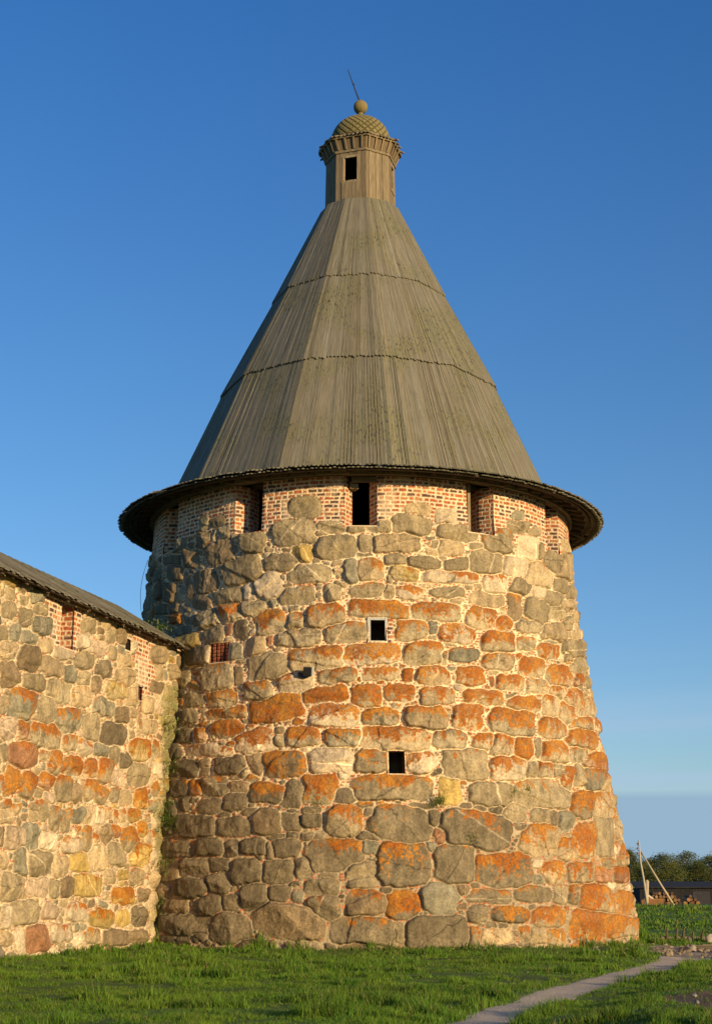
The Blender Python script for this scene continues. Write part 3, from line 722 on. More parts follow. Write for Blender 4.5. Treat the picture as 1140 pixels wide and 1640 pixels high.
def masonry(u2d, z, us, stones, period, brickmask, holemask, seed, fill_w, lichen_fn, dark_fn, mort_hi, mort_lo):
    """u2d, z: metric coordinates of the grid (u scaled per row for the cone); us: column coordinate
    Returns displacement and colour per grid vertex."""
    H, W = u2d.shape
    S1 = np.full((H, W), 1.2); S2 = np.full((H, W), 1.3); ID = np.full((H, W), -1, np.int32)
    rowz = z[:, 0]; dz = rowz[1]-rowz[0]
    wx = (fbm(u2d*3.1, z*3.1, seed+1, 3)-.5)*.17; wz = (fbm(u2d*3.1+50, z*3.1, seed+2, 3)-.5)*.15
    P = []
    rr = np.random.default_rng(seed)
    def put(uc, zc, ax, az_, bx, bz, code, L):
        if math.hypot(bx, bz) > 1.4: return
        ext = max(abs(ax)+abs(bx), .1)*1.0+.33; exz = max(abs(az_)+abs(bz), .1)+.33
        i0 = max(0, int((zc-exz-rowz[0])/dz)); i1 = min(H, int((zc+exz-rowz[0])/dz)+2)
        if i1 <= i0: return
        ur = u2d[min(max(int((zc-rowz[0])/dz), 0), H-1)]
        j0 = np.searchsorted(ur, uc-ext*1.08); j1 = np.searchsorted(ur, uc+ext*1.08)
        if j1 <= j0: return
        # stones keep the angular position: shift by row scale
        sc = (u2d[i0:i1, -1]/ur[-1])[:, None]
        X = u2d[i0:i1, j0:j1]-uc*sc + wx[i0:i1, j0:j1]; Z = z[i0:i1, j0:j1]-zc + wz[i0:i1, j0:j1]
        det = ax*bz-az_*bx
        if abs(det) < 1e-5: return
        la = (X*bz-Z*bx)/det; lb = (-X*az_+Z*ax)/det
        e = rr.uniform(2.6, 5.5)
        n = (np.abs(la)**e+np.abs(lb)**e)**(1/e)
        for k in range(rr.integers(1, 4)):      # cut corners give each stone its own angular outline
            t = rr.uniform(0, 2*pi); n = np.maximum(n, (la*cos(t)+lb*sin(t))*rr.uniform(.80, .97))
        sz = min(math.hypot(ax, az_), math.hypot(bx, bz))
        s = (n-1)*sz
        k = len(P)
        P.append((uc, zc, sz, CH.index(code), L, ax, az_, bx, bz, rr.random(), rr.random(), rr.random(), rr.uniform(-1, 1), rr.uniform(-1, 1), rr.random()))
        a = S1[i0:i1, j0:j1]; b = S2[i0:i1, j0:j1]; ii = ID[i0:i1, j0:j1]
        new = s < a
        b[:] = np.where(new, a, np.minimum(b, s)); a[:] = np.where(new, s, a); ii[:] = np.where(new, k, ii)
    for st in stones: put(*st)
    block = (brickmask > .5) | holemask
    S1w = lambda i, j: S1[i, j]
    for r, tries in ((.27, 2500), (.21, 5000), (.16, 9000), (.12, 14000), (.085, 26000), (.06, 34000), (.042, 30000)):
        I = rr.integers(2, H-2, tries); J = rr.integers(2, W-2, tries)
        for i, j in zip(I, J):
            if S1[i, j] < r*.62 or block[i, j] or fill_w[j] == 0: continue
            asp = rr.uniform(1.15, 2.3) if r > .07 else rr.uniform(1, 1.6)
            uc = u2d[i, j]; zc = z[i, j]
            t = rr.normal(0, .12); ww = r*asp; hh = r*rr.uniform(.75, .95)
            if S1[i, max(0, j-int(ww*.5/(u2d[i, 1]-u2d[i, 0]+1e-9)) % W)] < 0: ww = r
            code, L = lichen_fn(uc, zc, rr)
            put(uc, zc, ww*cos(t), ww*sin(t), -hh*sin(t), hh*cos(t), code, L)
    P = np.array(P); idc = np.clip(ID, 0, None)
    G = lambda k: P[idc, k]
    sz = G(2)
    t = np.minimum(-S1, (S2-S1)*.5-.008)
    t = np.where(block & (ID >= 0) & holemask, -1, t)
    isst = t > .0
    e = np.clip(sz*.28, .025, .075)
    q = np.clip(t/e, 0, 1)
    dome = .82*(1-(1-q)**2.8)+.18*(1-(1-np.clip(t/np.clip(sz, .05, 1), 0, 1))**2)
    dX = u2d-G(0)*(u2d[:, -1:]/u2d[np.clip(((G(1)[:, :1]*0)).astype(int), 0, H-1), -1]) if False else None
    Hh = np.clip(sz*.48, .025, .16)*(.55+.8*G(9))
    # local coordinates of the winning stone
    sc = u2d[:, -1:]
    rz = np.clip(((G(1)-rowz[0])/dz).astype(int), 0, H-1)
    scs = sc/np.broadcast_to(u2d[:, -1], (H,))[rz]
    X = u2d-G(0)*scs; Z = z-G(1)
    det = G(5)*G(8)-G(6)*G(7); det = np.where(np.abs(det) < 1e-5, 1, det)
    la = np.clip((X*G(8)-Z*G(7))/det, -1.3, 1.3); lb = np.clip((-X*G(6)+Z*G(5))/det, -1.3, 1.3)
    tilt = (la*G(12)*.35+lb*(G(13)*.22+.05))*Hh
    # faceted face: two planes meeting in a random ridge
    ang = G(14)*pi*2
    ridge = -np.abs(la*np.cos(ang)+lb*np.sin(ang)+G(12)*.3)*Hh*.8*(G(10) > .3)
    rough = (fbm(u2d*4+G(9)*40, z*4, seed+4, 3)-.5)*np.clip(Hh*.8, .01, .08)+(fbm(u2d*14, z*9, seed+5, 2)-.5)*.014
    step = (la*np.cos(ang*3+1)+lb*np.sin(ang*3+1)+.3*(fbm(u2d*3, z*3, seed+6, 2)-.5) > .25+.3*G(12))*Hh*.28*(G(9) > .45)
    disp = dome*(Hh+tilt+ridge+rough-step)
    mort_n = (fbm(u2d*9, z*9, seed+7, 3)-.5)*.035
    disp = np.where(isst, np.maximum(disp, -.01), mort_n-.026-np.clip(S1, 0, .06)*.15)
    # ---- colour
    c = PALA[G(3).astype(int)]*(.80+.42*G(10))[..., None]
    n1 = fbm(u2d*4+G(9)*30, z*4, seed+10, 4); n2 = fbm(u2d*17, z*17, seed+11, 3)
    c = c*(.62+.76*n1)[..., None]
    streak = fbm(u2d*7, z*1.1, seed+12, 3)
    c = c*(.86+.28*sst(streak, .3, .7))[..., None]
    crk = (np.abs(la*np.cos(ang*3)+lb*np.sin(ang*3)+.35*(n1-.5)+.1*G(12)) < .03) & (G(14) > .62)
    c = np.where(crk[..., None], c*.45, c)
    # crystalline pale veins in a few stones
    vein = (np.abs(la*np.cos(ang*2)+lb*np.sin(ang*2)*.8-.2+.15*(n1-.5)) < .035) & (G(11) > .86)
    c = np.where(vein[..., None], c*1.7+.04, c)
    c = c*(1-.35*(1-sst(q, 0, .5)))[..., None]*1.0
    L = np.where(G(4) > 0, G(4)+(fbm(u2d*.9, z*1.3, seed+16, 3)-.5)*7, 0); lic = n1*.45+n2*.62+lb*.36+(L-5.5)*.10+(fbm(u2d*6, z*2.2, seed+13, 3)-.5)*.7
    lic = np.where(L > 0, sst(lic, .47, .66), 0)*isst*(.72+.25*sst(n2, .3, .6))
    pal_ = np.where((L > 0) & (G(11) > .35), sst(n2*.7+n1*.5-lb*.15+(fbm(u2d*9+5, z*4, seed+14, 3)-.5)*.6, .55, .70), 0)*isst*(.12+.55*sst(z, 3.2, 5.5))
    ed = sst(-lb, -.2, .8)
    c = c*(1-pal_*.8)[..., None]+PALEL*(pal_*.8)[..., None]
    om = ORANGE+(ORANGE2-ORANGE)*sst(fbm(u2d*2.3, z*2.3, seed+15, 2), .35, .7)[..., None]
    om = om*(.45+1.1*n2)[..., None]
    c = c*(1-lic)[..., None]+om*lic[..., None]
    c = c*dark_fn(u2d, z)[..., None]
    # mortar with brick chips
    hi = sst(z, 2.5, 5.5)[..., None]
    mc = (np.array(mort_lo)*(1-hi)+np.array(mort_hi)*hi)*(.78+.44*fbm(u2d*6, z*6, seed+20, 3))[..., None]
    rw = np.floor(z/.085+.6*vn(u2d*1.3, z*0, 3)); ch_u = u2d/.15+hsh(rw, rw*0, 8)*7+.3*vn(u2d*5, z*5, 2); cu = np.floor(ch_u); fu = ch_u-cu; fz = (z/.085+.6*vn(u2d*1.3, z*0, 3))-rw
    keep = hsh(cu, rw, 41) < (.72+.20*hi[..., 0])*(.5+.9*fbm(u2d*1.1, z*1.1, seed+33, 2))
    wd = .3+.55*hsh(cu, rw, 42)
    chip = keep & (fu > .5-wd/2) & (fu < .5+wd/2) & (fz > .22) & (fz < .8) & (S1 > .004)
    chc = np.array((.42, .125, .05))*(.6+.7*hsh(cu, rw, 43))[..., None]
    mc = np.where(chip[..., None], chc*.95+mc*.05, mc)
    disp = np.where(~isst & chip, disp+.012, disp)
    soot = 1-.0*S1
    dk2 = np.sqrt(dark_fn(u2d, z))[..., None]
    mc = mc*dk2
    c = np.where(isst[..., None], c, mc)
    # soft blend across the joint
    kb = sst(t, -.004, .012)[..., None]; c = c*kb*isst[..., None]+mc*(1-kb*isst[..., None])
    # ---- brick areas
    bm, bc = brick_pattern(u2d, z, seed)
    stb = isst
    mcol = np.array((.70, .56, .37))*(.8+.4*fbm(u2d*5, z*5, seed+30, 3))[..., None]
    worn = sst(fbm(u2d*1.4, z*1.4, seed+31, 3), .64, .74)*.4
    bb = bc*(bm*(1-worn))[..., None]+mcol*(1-bm*(1-worn))[..., None]
    useb = (brickmask > .5) & ~stb
    c = np.where(useb[..., None], bb, c)
    disp = np.where(useb, bm*.018+.01+(fbm(u2d*2, z*2, seed+32, 3)-.5)*.05, disp)
    return disp, c

def grid_faces(H, W, keep):
    i, j = np.nonzero(keep)
    a = i*W+j
    return np.stack([a, a+1, a+W+1, a+W], 1)
def compact(V, F, C):
    used = np.zeros(len(V), bool); used[F.ravel()] = True
    m = np.cumsum(used)-1
    return V[used], m[F], C[used]

# ---------------------------------------------------------------- the round tower
TX, TY = 0.167, 50.0
PR = np.array([(-1, 8.9), (0, 8.74), (1.2, 8.66), (2.2, 8.52), (3.5, 8.36), (4.7, 8.12), (6.3, 7.82), (8.5, 7.5), (10.2, 7.28), (11.7, 7.13), (12.75, 7.05), (13.62, 7.02), (14, 7.0)])
RZ = lambda z: np.interp(z, PR[:, 0], PR[:, 1])
tower = empty('round_tower', (TX, TY, 0), 'round fortress tower of lichen-covered boulders and brick under a tall conical wooden roof', 'tower')
EMB = [(a, 1.0) for a in (-59.5, -28.9, -.2, 30.8, 60.0, 90, 120, 150, 180, 210, 240, 270)]
THR = .27        # half width of the throat behind the splayed reveals
SILL = 12.07
ZT = 13.62
WIN1 = (1.45, 5.55, 8.55, 9.24); WIN2 = (5.2, 8.6, 4.76, 5.40); NIC = (-36.6, -31.2, 8.14, 8.74)
def build_drum():
    th = np.concatenate([np.arange(-104, 104.001, .155), np.arange(104.9, 256-.45, .9)])
    thr = np.radians(th)
    z = np.arange(-.5, ZT+.001, .0225); z = np.concatenate([z[:-1], [ZT]])
    H, W = len(z), len(th)
    Z = np.repeat(z[:, None], W, 1)
    U = thr[None, :]*RZ(z)[:, None]
    T2 = np.repeat(th[None, :], H, 0)
    hole = np.zeros((H, W), bool)
    for w_ in (WIN1, WIN2, NIC): hole |= (T2 > w_[0]) & (T2 < w_[1]) & (Z > w_[2]) & (Z < w_[3])
    for a, wd in EMB:
        da = math.degrees(wd/2/7.05); hole |= (np.abs((T2-a+180) % 360-180) < da) & (Z > SILL)
    guard = np.zeros((H, W), bool)
    for w_ in (WIN1, WIN2, NIC): guard |= (T2 > w_[0]-.2) & (T2 < w_[1]+.2) & (Z > w_[2]-.03) & (Z < w_[3]+.03)
    for a, wd in EMB:
        da = math.degrees((wd/2+.04)/7.05); guard |= (np.abs((T2-a+180) % 360-180) < da) & (Z > SILL-.03)
    edge = SILL+.06+(fbm(U*.8, Z*0, 77, 3)-.5)*.9 + np.where((T2 > 33) & (T2 < 58), -.15, 0)
    brick = (Z > edge).astype(float)
    # brick quoins beside the upper window
    brick = np.where((T2 > 5.6) & (T2 < 7.0) & (Z > 8.5) & (Z < 9.3), 1, brick)
    def lf(u, zz, rr):
        a = math.degrees(u/float(RZ(zz)))
        zone = max(0, 1-abs(zz-6.5)/4.5)*(1 if a > -35 else .45)+(.6 if a > 40 and zz < 6 else 0)
        L = int(np.clip(rr.normal(6.2, 1.5), 0, 9)) if rr.random() < zone*.75 else 0
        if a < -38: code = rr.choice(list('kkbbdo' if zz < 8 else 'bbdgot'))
        elif zz < 4.3 and a < 34: code = rr.choice(list('kdbbddok'))
        elif a > 30: code = rr.choice(list('otttco'))
        else: code = rr.choice(list('ootttgcb'))
        return code, L
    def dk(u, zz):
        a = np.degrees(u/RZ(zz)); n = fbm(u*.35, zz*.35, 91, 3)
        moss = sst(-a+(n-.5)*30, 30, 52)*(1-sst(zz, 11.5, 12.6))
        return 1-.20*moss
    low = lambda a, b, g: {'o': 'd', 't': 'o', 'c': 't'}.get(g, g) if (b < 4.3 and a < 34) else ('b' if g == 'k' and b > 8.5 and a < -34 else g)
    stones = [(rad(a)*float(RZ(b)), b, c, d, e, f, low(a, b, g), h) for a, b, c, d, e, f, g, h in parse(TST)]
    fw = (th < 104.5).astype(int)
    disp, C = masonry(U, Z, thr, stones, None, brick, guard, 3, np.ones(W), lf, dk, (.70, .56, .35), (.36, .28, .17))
    # moss-green film where the tower meets the curtain wall
    n = fbm(U*1.3, Z*.9, 61, 4); a = T2
    g_ = sst(n+.12-np.abs(a+45)/16-(Z > 8.6)*.5, .42, .6)*.6
    C = C*(1-g_)[..., None]+np.array((.085, .10, .03))*g_[..., None]*(.6+.8*fbm(U*9, Z*9, 62, 2))[..., None]
    disp = np.where(guard, .012, disp)
    bd = sst(Z, SILL+.2, SILL+.9)  # masonry batters back slightly to the brick top
    # crumbling dentil row under the eave
    R = RZ(Z)+disp-.02
    X = R*np.sin(np.radians(T2)); Y = -R*np.cos(np.radians(T2))
    V = np.stack([X, Y, Z], -1).reshape(-1, 3)
    hf = hole[:-1, :-1] & hole[1:, 1:] & hole[1:, :-1] & hole[:-1, 1:]
    F = grid_faces(H, W, ~hf)
    # close the ring at the back
    i = np.arange(H-1); Fc = np.stack([i*W+W-1, i*W, (i+1)*W, (i+1)*W+W-1], 1); F = np.concatenate([F, Fc])
    V, F, C = compact(V, F, C.reshape(-1, 3))
    return npmesh('stone_wall', V, F, MAS, tower, C, smooth=True)
build_drum()

def strip_grid(name, P00, du, dv, nu_len, nv_len, parent, seed, kind='brick', step=.022):
    """flat jamb/reveal panel from P00 along unit du (length nu_len) and dv (length nv_len)"""
    nu = max(2, int(nu_len/step)+1); nv = max(2, int(nv_len/step)+1)
    uu, vv = np.meshgrid(np.linspace(0, nu_len, nu), np.linspace(0, nv_len, nv))
    if kind == 'brick':
        bm, bc = brick_pattern(uu+seed*1.7, vv+P00[2], seed)
        mc = np.array((.62, .49, .33)); C = bc*bm[..., None]+mc*(1-bm[..., None]); d = bm*.012
    else:
        C = np.array(kind)*(.7+.6*fbm(uu*6+seed, vv*6, seed, 3))[..., None]; d = (fbm(uu*4, vv*4, seed, 3)-.5)*.05
    du = np.array(du); dv = np.array(dv); n = np.cross(du, dv)
    V = np.array(P00)+uu[..., None]*du+vv[..., None]*dv+d[..., None]*n
    return V.reshape(-1, 3), grid_faces(nv, nu, np.ones((nv-1, nu-1), bool)), C.reshape(-1, 3)
def joinpanels(name, L, parent, label=None):
    V = []; F = []; C = []; b = 0
    for v, f, c in L: V.append(v); F.append(f+b); C.append(c); b += len(v)
    o = npmesh(name, np.concatenate(V), np.concatenate(F), MAS, parent, np.concatenate(C), smooth=False)
    if label: o['label'] = label
    return o
def pol(r, a): return (r*sin(rad(a)), -r*cos(rad(a)))
for k, (a, wd) in enumerate(EMB):
    o = rad(a); outv = (sin(o), -cos(o), 0); tan = (cos(o), sin(o), 0)
    L = []
    dep = 1.0; Ro = 7.03
    for s in (-1, 1):
        pts = [(Ro, wd/2), (Ro-.45, THR), (Ro-dep, THR)]
        for (ra, ha), (rb, hb) in zip(pts, pts[1:]):
            pa = Vector((outv[0]*ra+tan[0]*s*ha, outv[1]*ra+tan[1]*s*ha, SILL-.02)); pb = Vector((outv[0]*rb+tan[0]*s*hb, outv[1]*rb+tan[1]*s*hb, SILL-.02))
            if s > 0: pa, pb = pb, pa
            d_ = (pb-pa); L.append(strip_grid('', tuple(pa), tuple(d_.normalized()), (0, 0, 1), d_.length, ZT-SILL+.02, None, k+2+s))
    L.append(strip_grid('', (outv[0]*(Ro+.02)-tan[0]*(wd/2+.02), outv[1]*(Ro+.02)-tan[1]*(wd/2+.02), SILL-.012), tan, (-outv[0], -outv[1], 0), wd+.04, dep, None, k, (.30, .25, .16)))
    joinpanels('embrasure', L, tower)
# inner faces of the merlons, floor behind them, and the timber wall plate on top
mb = MB(); n = 132
for i in range(n):
    a0 = i*360/n; am = a0+180/n
    if any(abs((am-a+180) % 360-180) < math.degrees(THR/6.05)+.1 for a, w_ in EMB): continue
    p = pol(6.04, a0); q = pol(6.04, a0+360/n)
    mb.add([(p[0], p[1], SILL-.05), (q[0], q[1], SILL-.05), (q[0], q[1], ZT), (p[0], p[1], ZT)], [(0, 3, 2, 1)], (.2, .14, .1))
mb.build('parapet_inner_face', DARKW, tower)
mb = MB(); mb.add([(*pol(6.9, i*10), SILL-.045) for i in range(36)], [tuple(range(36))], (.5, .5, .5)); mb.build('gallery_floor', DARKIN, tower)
mb = MB(); nn = 44
for i in range(nn):      # jointed timbers of the wall plate
    a = i*360/nn+1.2; x, y = pol(7.02, a); L_ = 2*pi*7.15/nn
    c = random.uniform(.75, 1.15)
    mb.box(MX(x, y, 13.72+random.uniform(-.01, .01), rad(a)), (L_-.015, .30, .17), (c, c, c))
    x, y = pol(6.3, a); mb.box(MX(x, y, 13.70, rad(a)), (2*pi*6.45/nn, .26, .14), (.6, .6, .6))
mb.build('wall_plate', WOOD, tower)
# lone wooden post in the embrasure right of the middle
mb = MB(); a = 29; x, y = pol(6.82, 28.2); mb.box(MX(x, y, (SILL+ZT)/2, rad(a)), (.10, .13, ZT-SILL), (1.2, 1.15, 1.05)); mb.build('post', WOOD, tower)
mb = MB(); x, y = pol(6.95, 1.4); mb.box(MX(x, y, 13.52, 0), (.95, .10, .16), (.8, .8, .8)); x, y = pol(6.7, -2.2); mb.box(MX(x, y, 13.35, .3), (.25, .3, .16), (1.2, 1.1, .9)); mb.build('lintel', WOOD, tower)

# windows and niche of the drum
def recess(name, w_, depth, mats, frame=None, back=True, rcol=(.22, .18, .12)):
    a = (w_[0]+w_[1])/2; o = rad(a); zc = (w_[2]+w_[3])/2; R = float(RZ(zc))+.0
    outv = Vector((sin(o), -cos(o), 0)); tan = Vector((cos(o), sin(o), 0)); up = Vector((0, 0, 1))
    hw = rad(w_[1]-w_[0])/2*R+.03; hh = (w_[3]-w_[2])/2+.03
    # front corners sit on the sloping wall face
    P = []
    for sx, szz in ((-1, -1), (1, -1), (1, 1), (-1, 1)):
        rr_ = float(RZ(zc+szz*hh))-.005
        P.append(outv*rr_+tan*sx*hw+up*(zc+szz*hh))
    Bk = [p-outv*(depth) for p in P]
    mb = MB(); U = [(0, 0), (.5, 0), (.5, .5), (0, .5)]*2
    mb.add(P+Bk, [(0, 1, 5, 4), (1, 2, 6, 5), (2, 3, 7, 6), (3, 0, 4, 7)]+([(4, 5, 6, 7)] if back else []), rcol, U)
    return mb, outv, tan, up, hw, hh, zc
SREC = m_plain('stone_reveal', (.2, .16, .1), .9, 6, .3, vc=True)
mb, ov, tn, up, hw, hh, zc = recess('window', WIN1, 1.3, None, rcol=(.16, .12, .08)); wdw = mb.build('window', SREC, tower)
fr = MB(); R1 = float(RZ(zc))
def bar(fr, u, v, du, dv, dep=.06, off=-.06, c=(1, 1, 1)):
    c0 = ov*(R1+off)+tn*u+up*(zc+v)
    M = Matrix((( tn.x, -ov.x, 0, c0.x), (tn.y, -ov.y, 0, c0.y), (0, 0, 1, c0.z), (0, 0, 0, 1)))
    fr.box(M, (du, dep, dv), c)
bar(fr, -hw+.05, 0, .09, 2*hh-.02); bar(fr, hw-.045, 0, .07, 2*hh-.02, c=(.25, .25, .25)); bar(fr, 0, hh-.045, 2*hw-.18, .07, c=(.9, .9, .85)); bar(fr, 0, -hh+.04, 2*hw-.18, .06)
fr.build('window_frame', CLEAR, wdw)
mb, ov, tn, up, hw, hh, zc = recess('window', WIN2, 1.3, None, rcol=(.18, .13, .08)); mb.build('window', SREC, tower)
R1 = float(RZ(zc)); fr = MB(); bar(fr, 0, hh-.03, 2*hw-.02, .05, c=(.7, .7, .7), off=-.3); fr.build('lintel', WOOD, tower)
mb, ov, tn, up, hw, hh, zc = recess('niche', NIC, .32, None, rcol=(.22, .10, .05)); nic = mb.build('niche', SREC, tower)
R1 = float(RZ(zc)); fr = MB()
for u in (-.24, -.07, .07, .24):
    for k in range(6): bar(fr, u+random.uniform(-.01, .01), -hh+.06+k*.105, .085, .085, dep=.16, off=-.14, c=(random.uniform(.30, .42), random.uniform(.10, .14), .055))
fr.build('brick_pillars', SREC, nic)

# ---- wooden roof
FA = [8+30*k for k in range(12)]
def facet_pt(R, a):
    """point on a 12-sided ring at angle a (deg) whose corners have radius R"""
    k = math.floor((a-8)/30); a0 = 8+30*k; a1 = a0+30; f = (a-a0)/30
    p0 = pol(R, a0); p1 = pol(R, a1)
    # angle to fraction on chord
    return (p0[0]+(p1[0]-p0[0])*f, p0[1]+(p1[1]-p0[1])*f)
def roof_tier(name, zt, Rt, zb, Rb, nper, thick=.035, lift=0.0, skip=()):
    mb = MB(); n = nper*12; nseg = 4
    slope = math.atan2(Rt-Rb, zt-zb)
    ln = math.hypot(Rb-Rt, zt-zb)
    for i in range(n):
        if i in skip: continue
        a0 = 8+i*360/n; a1 = 8+(i+1)*360/n
        lay = random.uniform(0, .012)+lift
        ext = random.uniform(-.03, .05); tip = .05
        tone = random.gauss(1, .085); tone = min(max(tone, .72), 1.3)
        if random.random() < .05: tone *= .72
        if random.random() < .04: tone *= 1.18
        warm = random.uniform(-.04, .04)
        c = (tone*(1+warm), tone, tone*(1-warm*1.5))
        gap = random.random()**4*.003
        V = []; U = []; o = random.random()*60
        for s in range(nseg+1):
            f = s/nseg; zz = zt+(zb-zt)*f; R = Rt+(Rb-Rt)*f
            zz += (zb-zt)/ln*ext*f; R += (Rb-Rt)/ln*ext*f
            wob = random.uniform(-.004, .004)
            sag = .0
            for aa, sgn in ((a0+gap*57, 1), (a1-gap*57, -1)):
                aa_ = min(max(aa, a0), a1)
                p = Vector((*facet_pt(R+lay+wob+sag, aa_+(a1-a0)*0), zz+lay*.4)) if True else None
                V.append(p); V.append(p-Vector((sin(rad(aa))*thick, -cos(rad(aa))*thick, thick*.5)))
                U.append((o+(0 if sgn == 1 else .14), o*2+f*ln)); U.append((o+(0 if sgn == 1 else .14), o*2+f*ln))
        F = []
        for s in range(nseg):
            b = s*4; d = b+4
            F += [(b, d, d+2, b+2), (b+1, b+3, d+3, d+1), (b, b+1, d+1, d), (b+2, d+2, d+3, b+3)]
        b = nseg*4; am = (a0+a1)/2     # pointed board end
        R = Rb+(Rb-Rt)/ln*(ext+tip)+lay; zz = zb+(zb-zt)/ln*(ext+tip)+lay*.4
        t = Vector((*facet_pt(R, am), zz)); t2 = t-Vector((sin(rad(am))*thick, -cos(rad(am))*thick, thick*.5))
        V += [t, t2]; U += [(o+.07, o*2+ln), (o+.07, o*2+ln)]
        F += [(b, b+4, b+2), (b+1, b+3, b+5), (b, b+1, b+5, b+4), (b+2, b+4, b+5, b+3)]
        mb.add(V, F, c, U)
    return mb.build(name, ROOF, tower)
roof_tier('roof_tier', 25.45, 1.42, 21.84, 3.14, 13, lift=.026, thick=.026)
roof_tier('roof_tier', 22.2, 2.93, 18.28, 4.90, 21, lift=.012, thick=.026)
n3 = 30*12
def idx_at(a): return int(((a-8) % 360)/(360/n3))
roof_tier('roof_tier', 18.7, 4.67, 14.02, 6.72, 30, lift=0.0, skip=())
# cracks: two narrow missing strips handled by darker gaps on the sheathing below
mb = MB()
for (z0, r0, z1, r1) in ((25.55, 1.25, 18.3, 4.78), (18.3, 4.78, 13.9, 6.6)):
    for k in range(12):
        a0 = FA[k]; a1 = a0+30
        mb.add([(*pol(r0, a0), z0), (*pol(r0, a1), z0), (*pol(r1, a1), z1), (*pol(r1, a0), z1)], [(0, 3, 2, 1)], (.35, .3, .25))
mb.build('roof_sheathing', DARKW, tower)
# flared eave skirt: two layers of radial boards with saw-tooth ends
mb = MB(); nS = 380
for lay, (r0, z0, r1, z1, off) in enumerate(((6.35, 14.16, 8.18, 13.66, 0), (6.3, 14.105, 8.09, 13.60, .5))):
    for i in range(nS):
        if lay == 0 and random.random() < .006: continue
        a0 = (i+off)*360/nS+.04; a1 = (i+1+off)*360/nS-.04; am = (a0+a1)/2
        e = random.uniform(-.035, .03) - (.25 if random.random() < .012 else 0)
        dz = random.uniform(-.012, .012); th_ = .035
        r1e = r1+e
        tone = random.uniform(.55, 1.05)
        o = random.random()*40
        V = []; U = []
        for zoff in (0, -th_):
            V += [(*pol(r0, a0), z0+zoff+dz), (*pol(r0, a1), z0+zoff+dz), (*pol(r1e, a1), z1+zoff+dz), (*pol(r1e+.05, am), z1+zoff+dz-.012), (*pol(r1e, a0), z1+zoff+dz)]
            U += [(o, o), (o+.12, o), (o+.12, o+2), (o+.06, o+2), (o, o+2)]
        mb.add(V, [(0, 4, 3, 2, 1), (5, 6, 7, 8, 9), (0, 1, 6, 5), (1, 2, 7, 6), (2, 3, 8, 7), (3, 4, 9, 8), (4, 0, 5, 9)], (tone, tone, tone), U)
mb.build('roof_skirt', ROOF, tower)
mb = MB()
for i in range(72):
    a = i*5+2; p = Vector((*pol(6.1, a), 14.00)); q = Vector((*pol(7.6, a), 13.62)); mid = (p+q)/2; d = (q-p)
    ry = -math.atan2(d.z, math.hypot(d.x, d.y))
    mb.box(Matrix.Translation(mid) @ Matrix.Rotation(math.atan2(d.y, d.x), 4, 'Z') @ Matrix.Rotation(ry, 4, 'Y'), (d.length, .09, .10), (1, .95, .9))
mb.build('eave_rafters', DARKW, tower)
mb = MB()
for (r, zz) in ((7.93, 13.57), (7.72, 13.625)):
    for i in range(72):
        a = i*5+2.5; x, y = pol(r*cos(rad(2.5)), a); mb.box(MX(x, y, zz, rad(a)), (2*pi*r/72-.006, .09, .05), (.8, .8, .8))
mb.build('eave_batten', DARKW, tower)
mb = MB(); x, y = pol(7.95, 104); 
mb.box(MX(x, y, 13.52, rad(104)+.5, 0, .25), (.5, .06, .05), (1.8, 1.8, 1.8)); mb.build('loose_board', PALEW, tower)

# ---- lantern
lan = MB()
OA = [8, 53, 98, 143, 188, 233, 275, 316]
def octp(R, i, f):
    p = pol(R, OA[i]); q = pol(R, OA[(i+1) % 8]); return (p[0]+(q[0]-p[0])*f, p[1]+(q[1]-p[1])*f)
LZ0, LZ1, LR0, LR1 = 25.2, 27.6, 1.30, 1.26
def lplank(mb, i, f0, f1, z0, z1, off=0, c=None, th_=.03):
    R = lambda z: LR0+(LR1-LR0)*(z-LZ0)/(LZ1-LZ0)+off
    tone = random.uniform(.75, 1.15) if c is None else c; o = random.random()*50
    g = .004
    V = []; U = []
    for dr in (0, -th_):
        V += [(*octp(R(z0)+dr, i, f0+g), z0), (*octp(R(z0)+dr, i, f1-g), z0), (*octp(R(z1)+dr, i, f1-g), z1), (*octp(R(z1)+dr, i, f0+g), z1)]
        U += [(o, o), (o+.13, o), (o+.13, o+z1-z0), (o, o+z1-z0)]
    mb.add(V, [(0, 1, 2, 3), (4, 7, 6, 5), (0, 4, 5, 1), (1, 5, 6, 2), (2, 6, 7, 3), (3, 7, 4, 0)], (tone*1.02, tone, tone*.96), U)
for i in range(8):
    for k in range(7):
        f0, f1 = k/7, (k+1)/7; off = (k % 2)*.012
        if i in (7,):  # facet with the open window
            if k in (2, 3, 4):
                lplank(lan, i, f0, f1, LZ0, 26.30, off); lplank(lan, i, f0, f1, 27.18, LZ1, off); continue
        if i == 1 and k in (2, 3, 4):
            lplank(lan, i, f0, f1, LZ0, 26.2, off); lplank(lan, i, f0, f1, 27.25, LZ1, off); continue
        lplank(lan, i, f0, f1, LZ0, LZ1, off)
lantern = lan.build('lantern', WOOD, tower)
for i in (7, 1):
    fr = MB()
    for (f0, f1, z0, z1) in ((.22, .295, 26.25, 27.26), (.705, .78, 26.25, 27.26), (.295, .705, 27.18, 27.27), (.20, .80, 26.18, 26.27)):
        lplank(fr, i, f0, f1, z0, z1, .035, c=1.25, th_=.08)
    fr.build('window_frame', WOOD, lantern)
ap = MB()
for k in range(5): lplank(ap, 7, .22+.116*k, .22+.116*(k+1), LZ0+.05, 26.20-.02*(k % 2), .045)
ap.build('apron_boards', WOOD, lantern)
din = MB()     # dark boarding seen through the openings
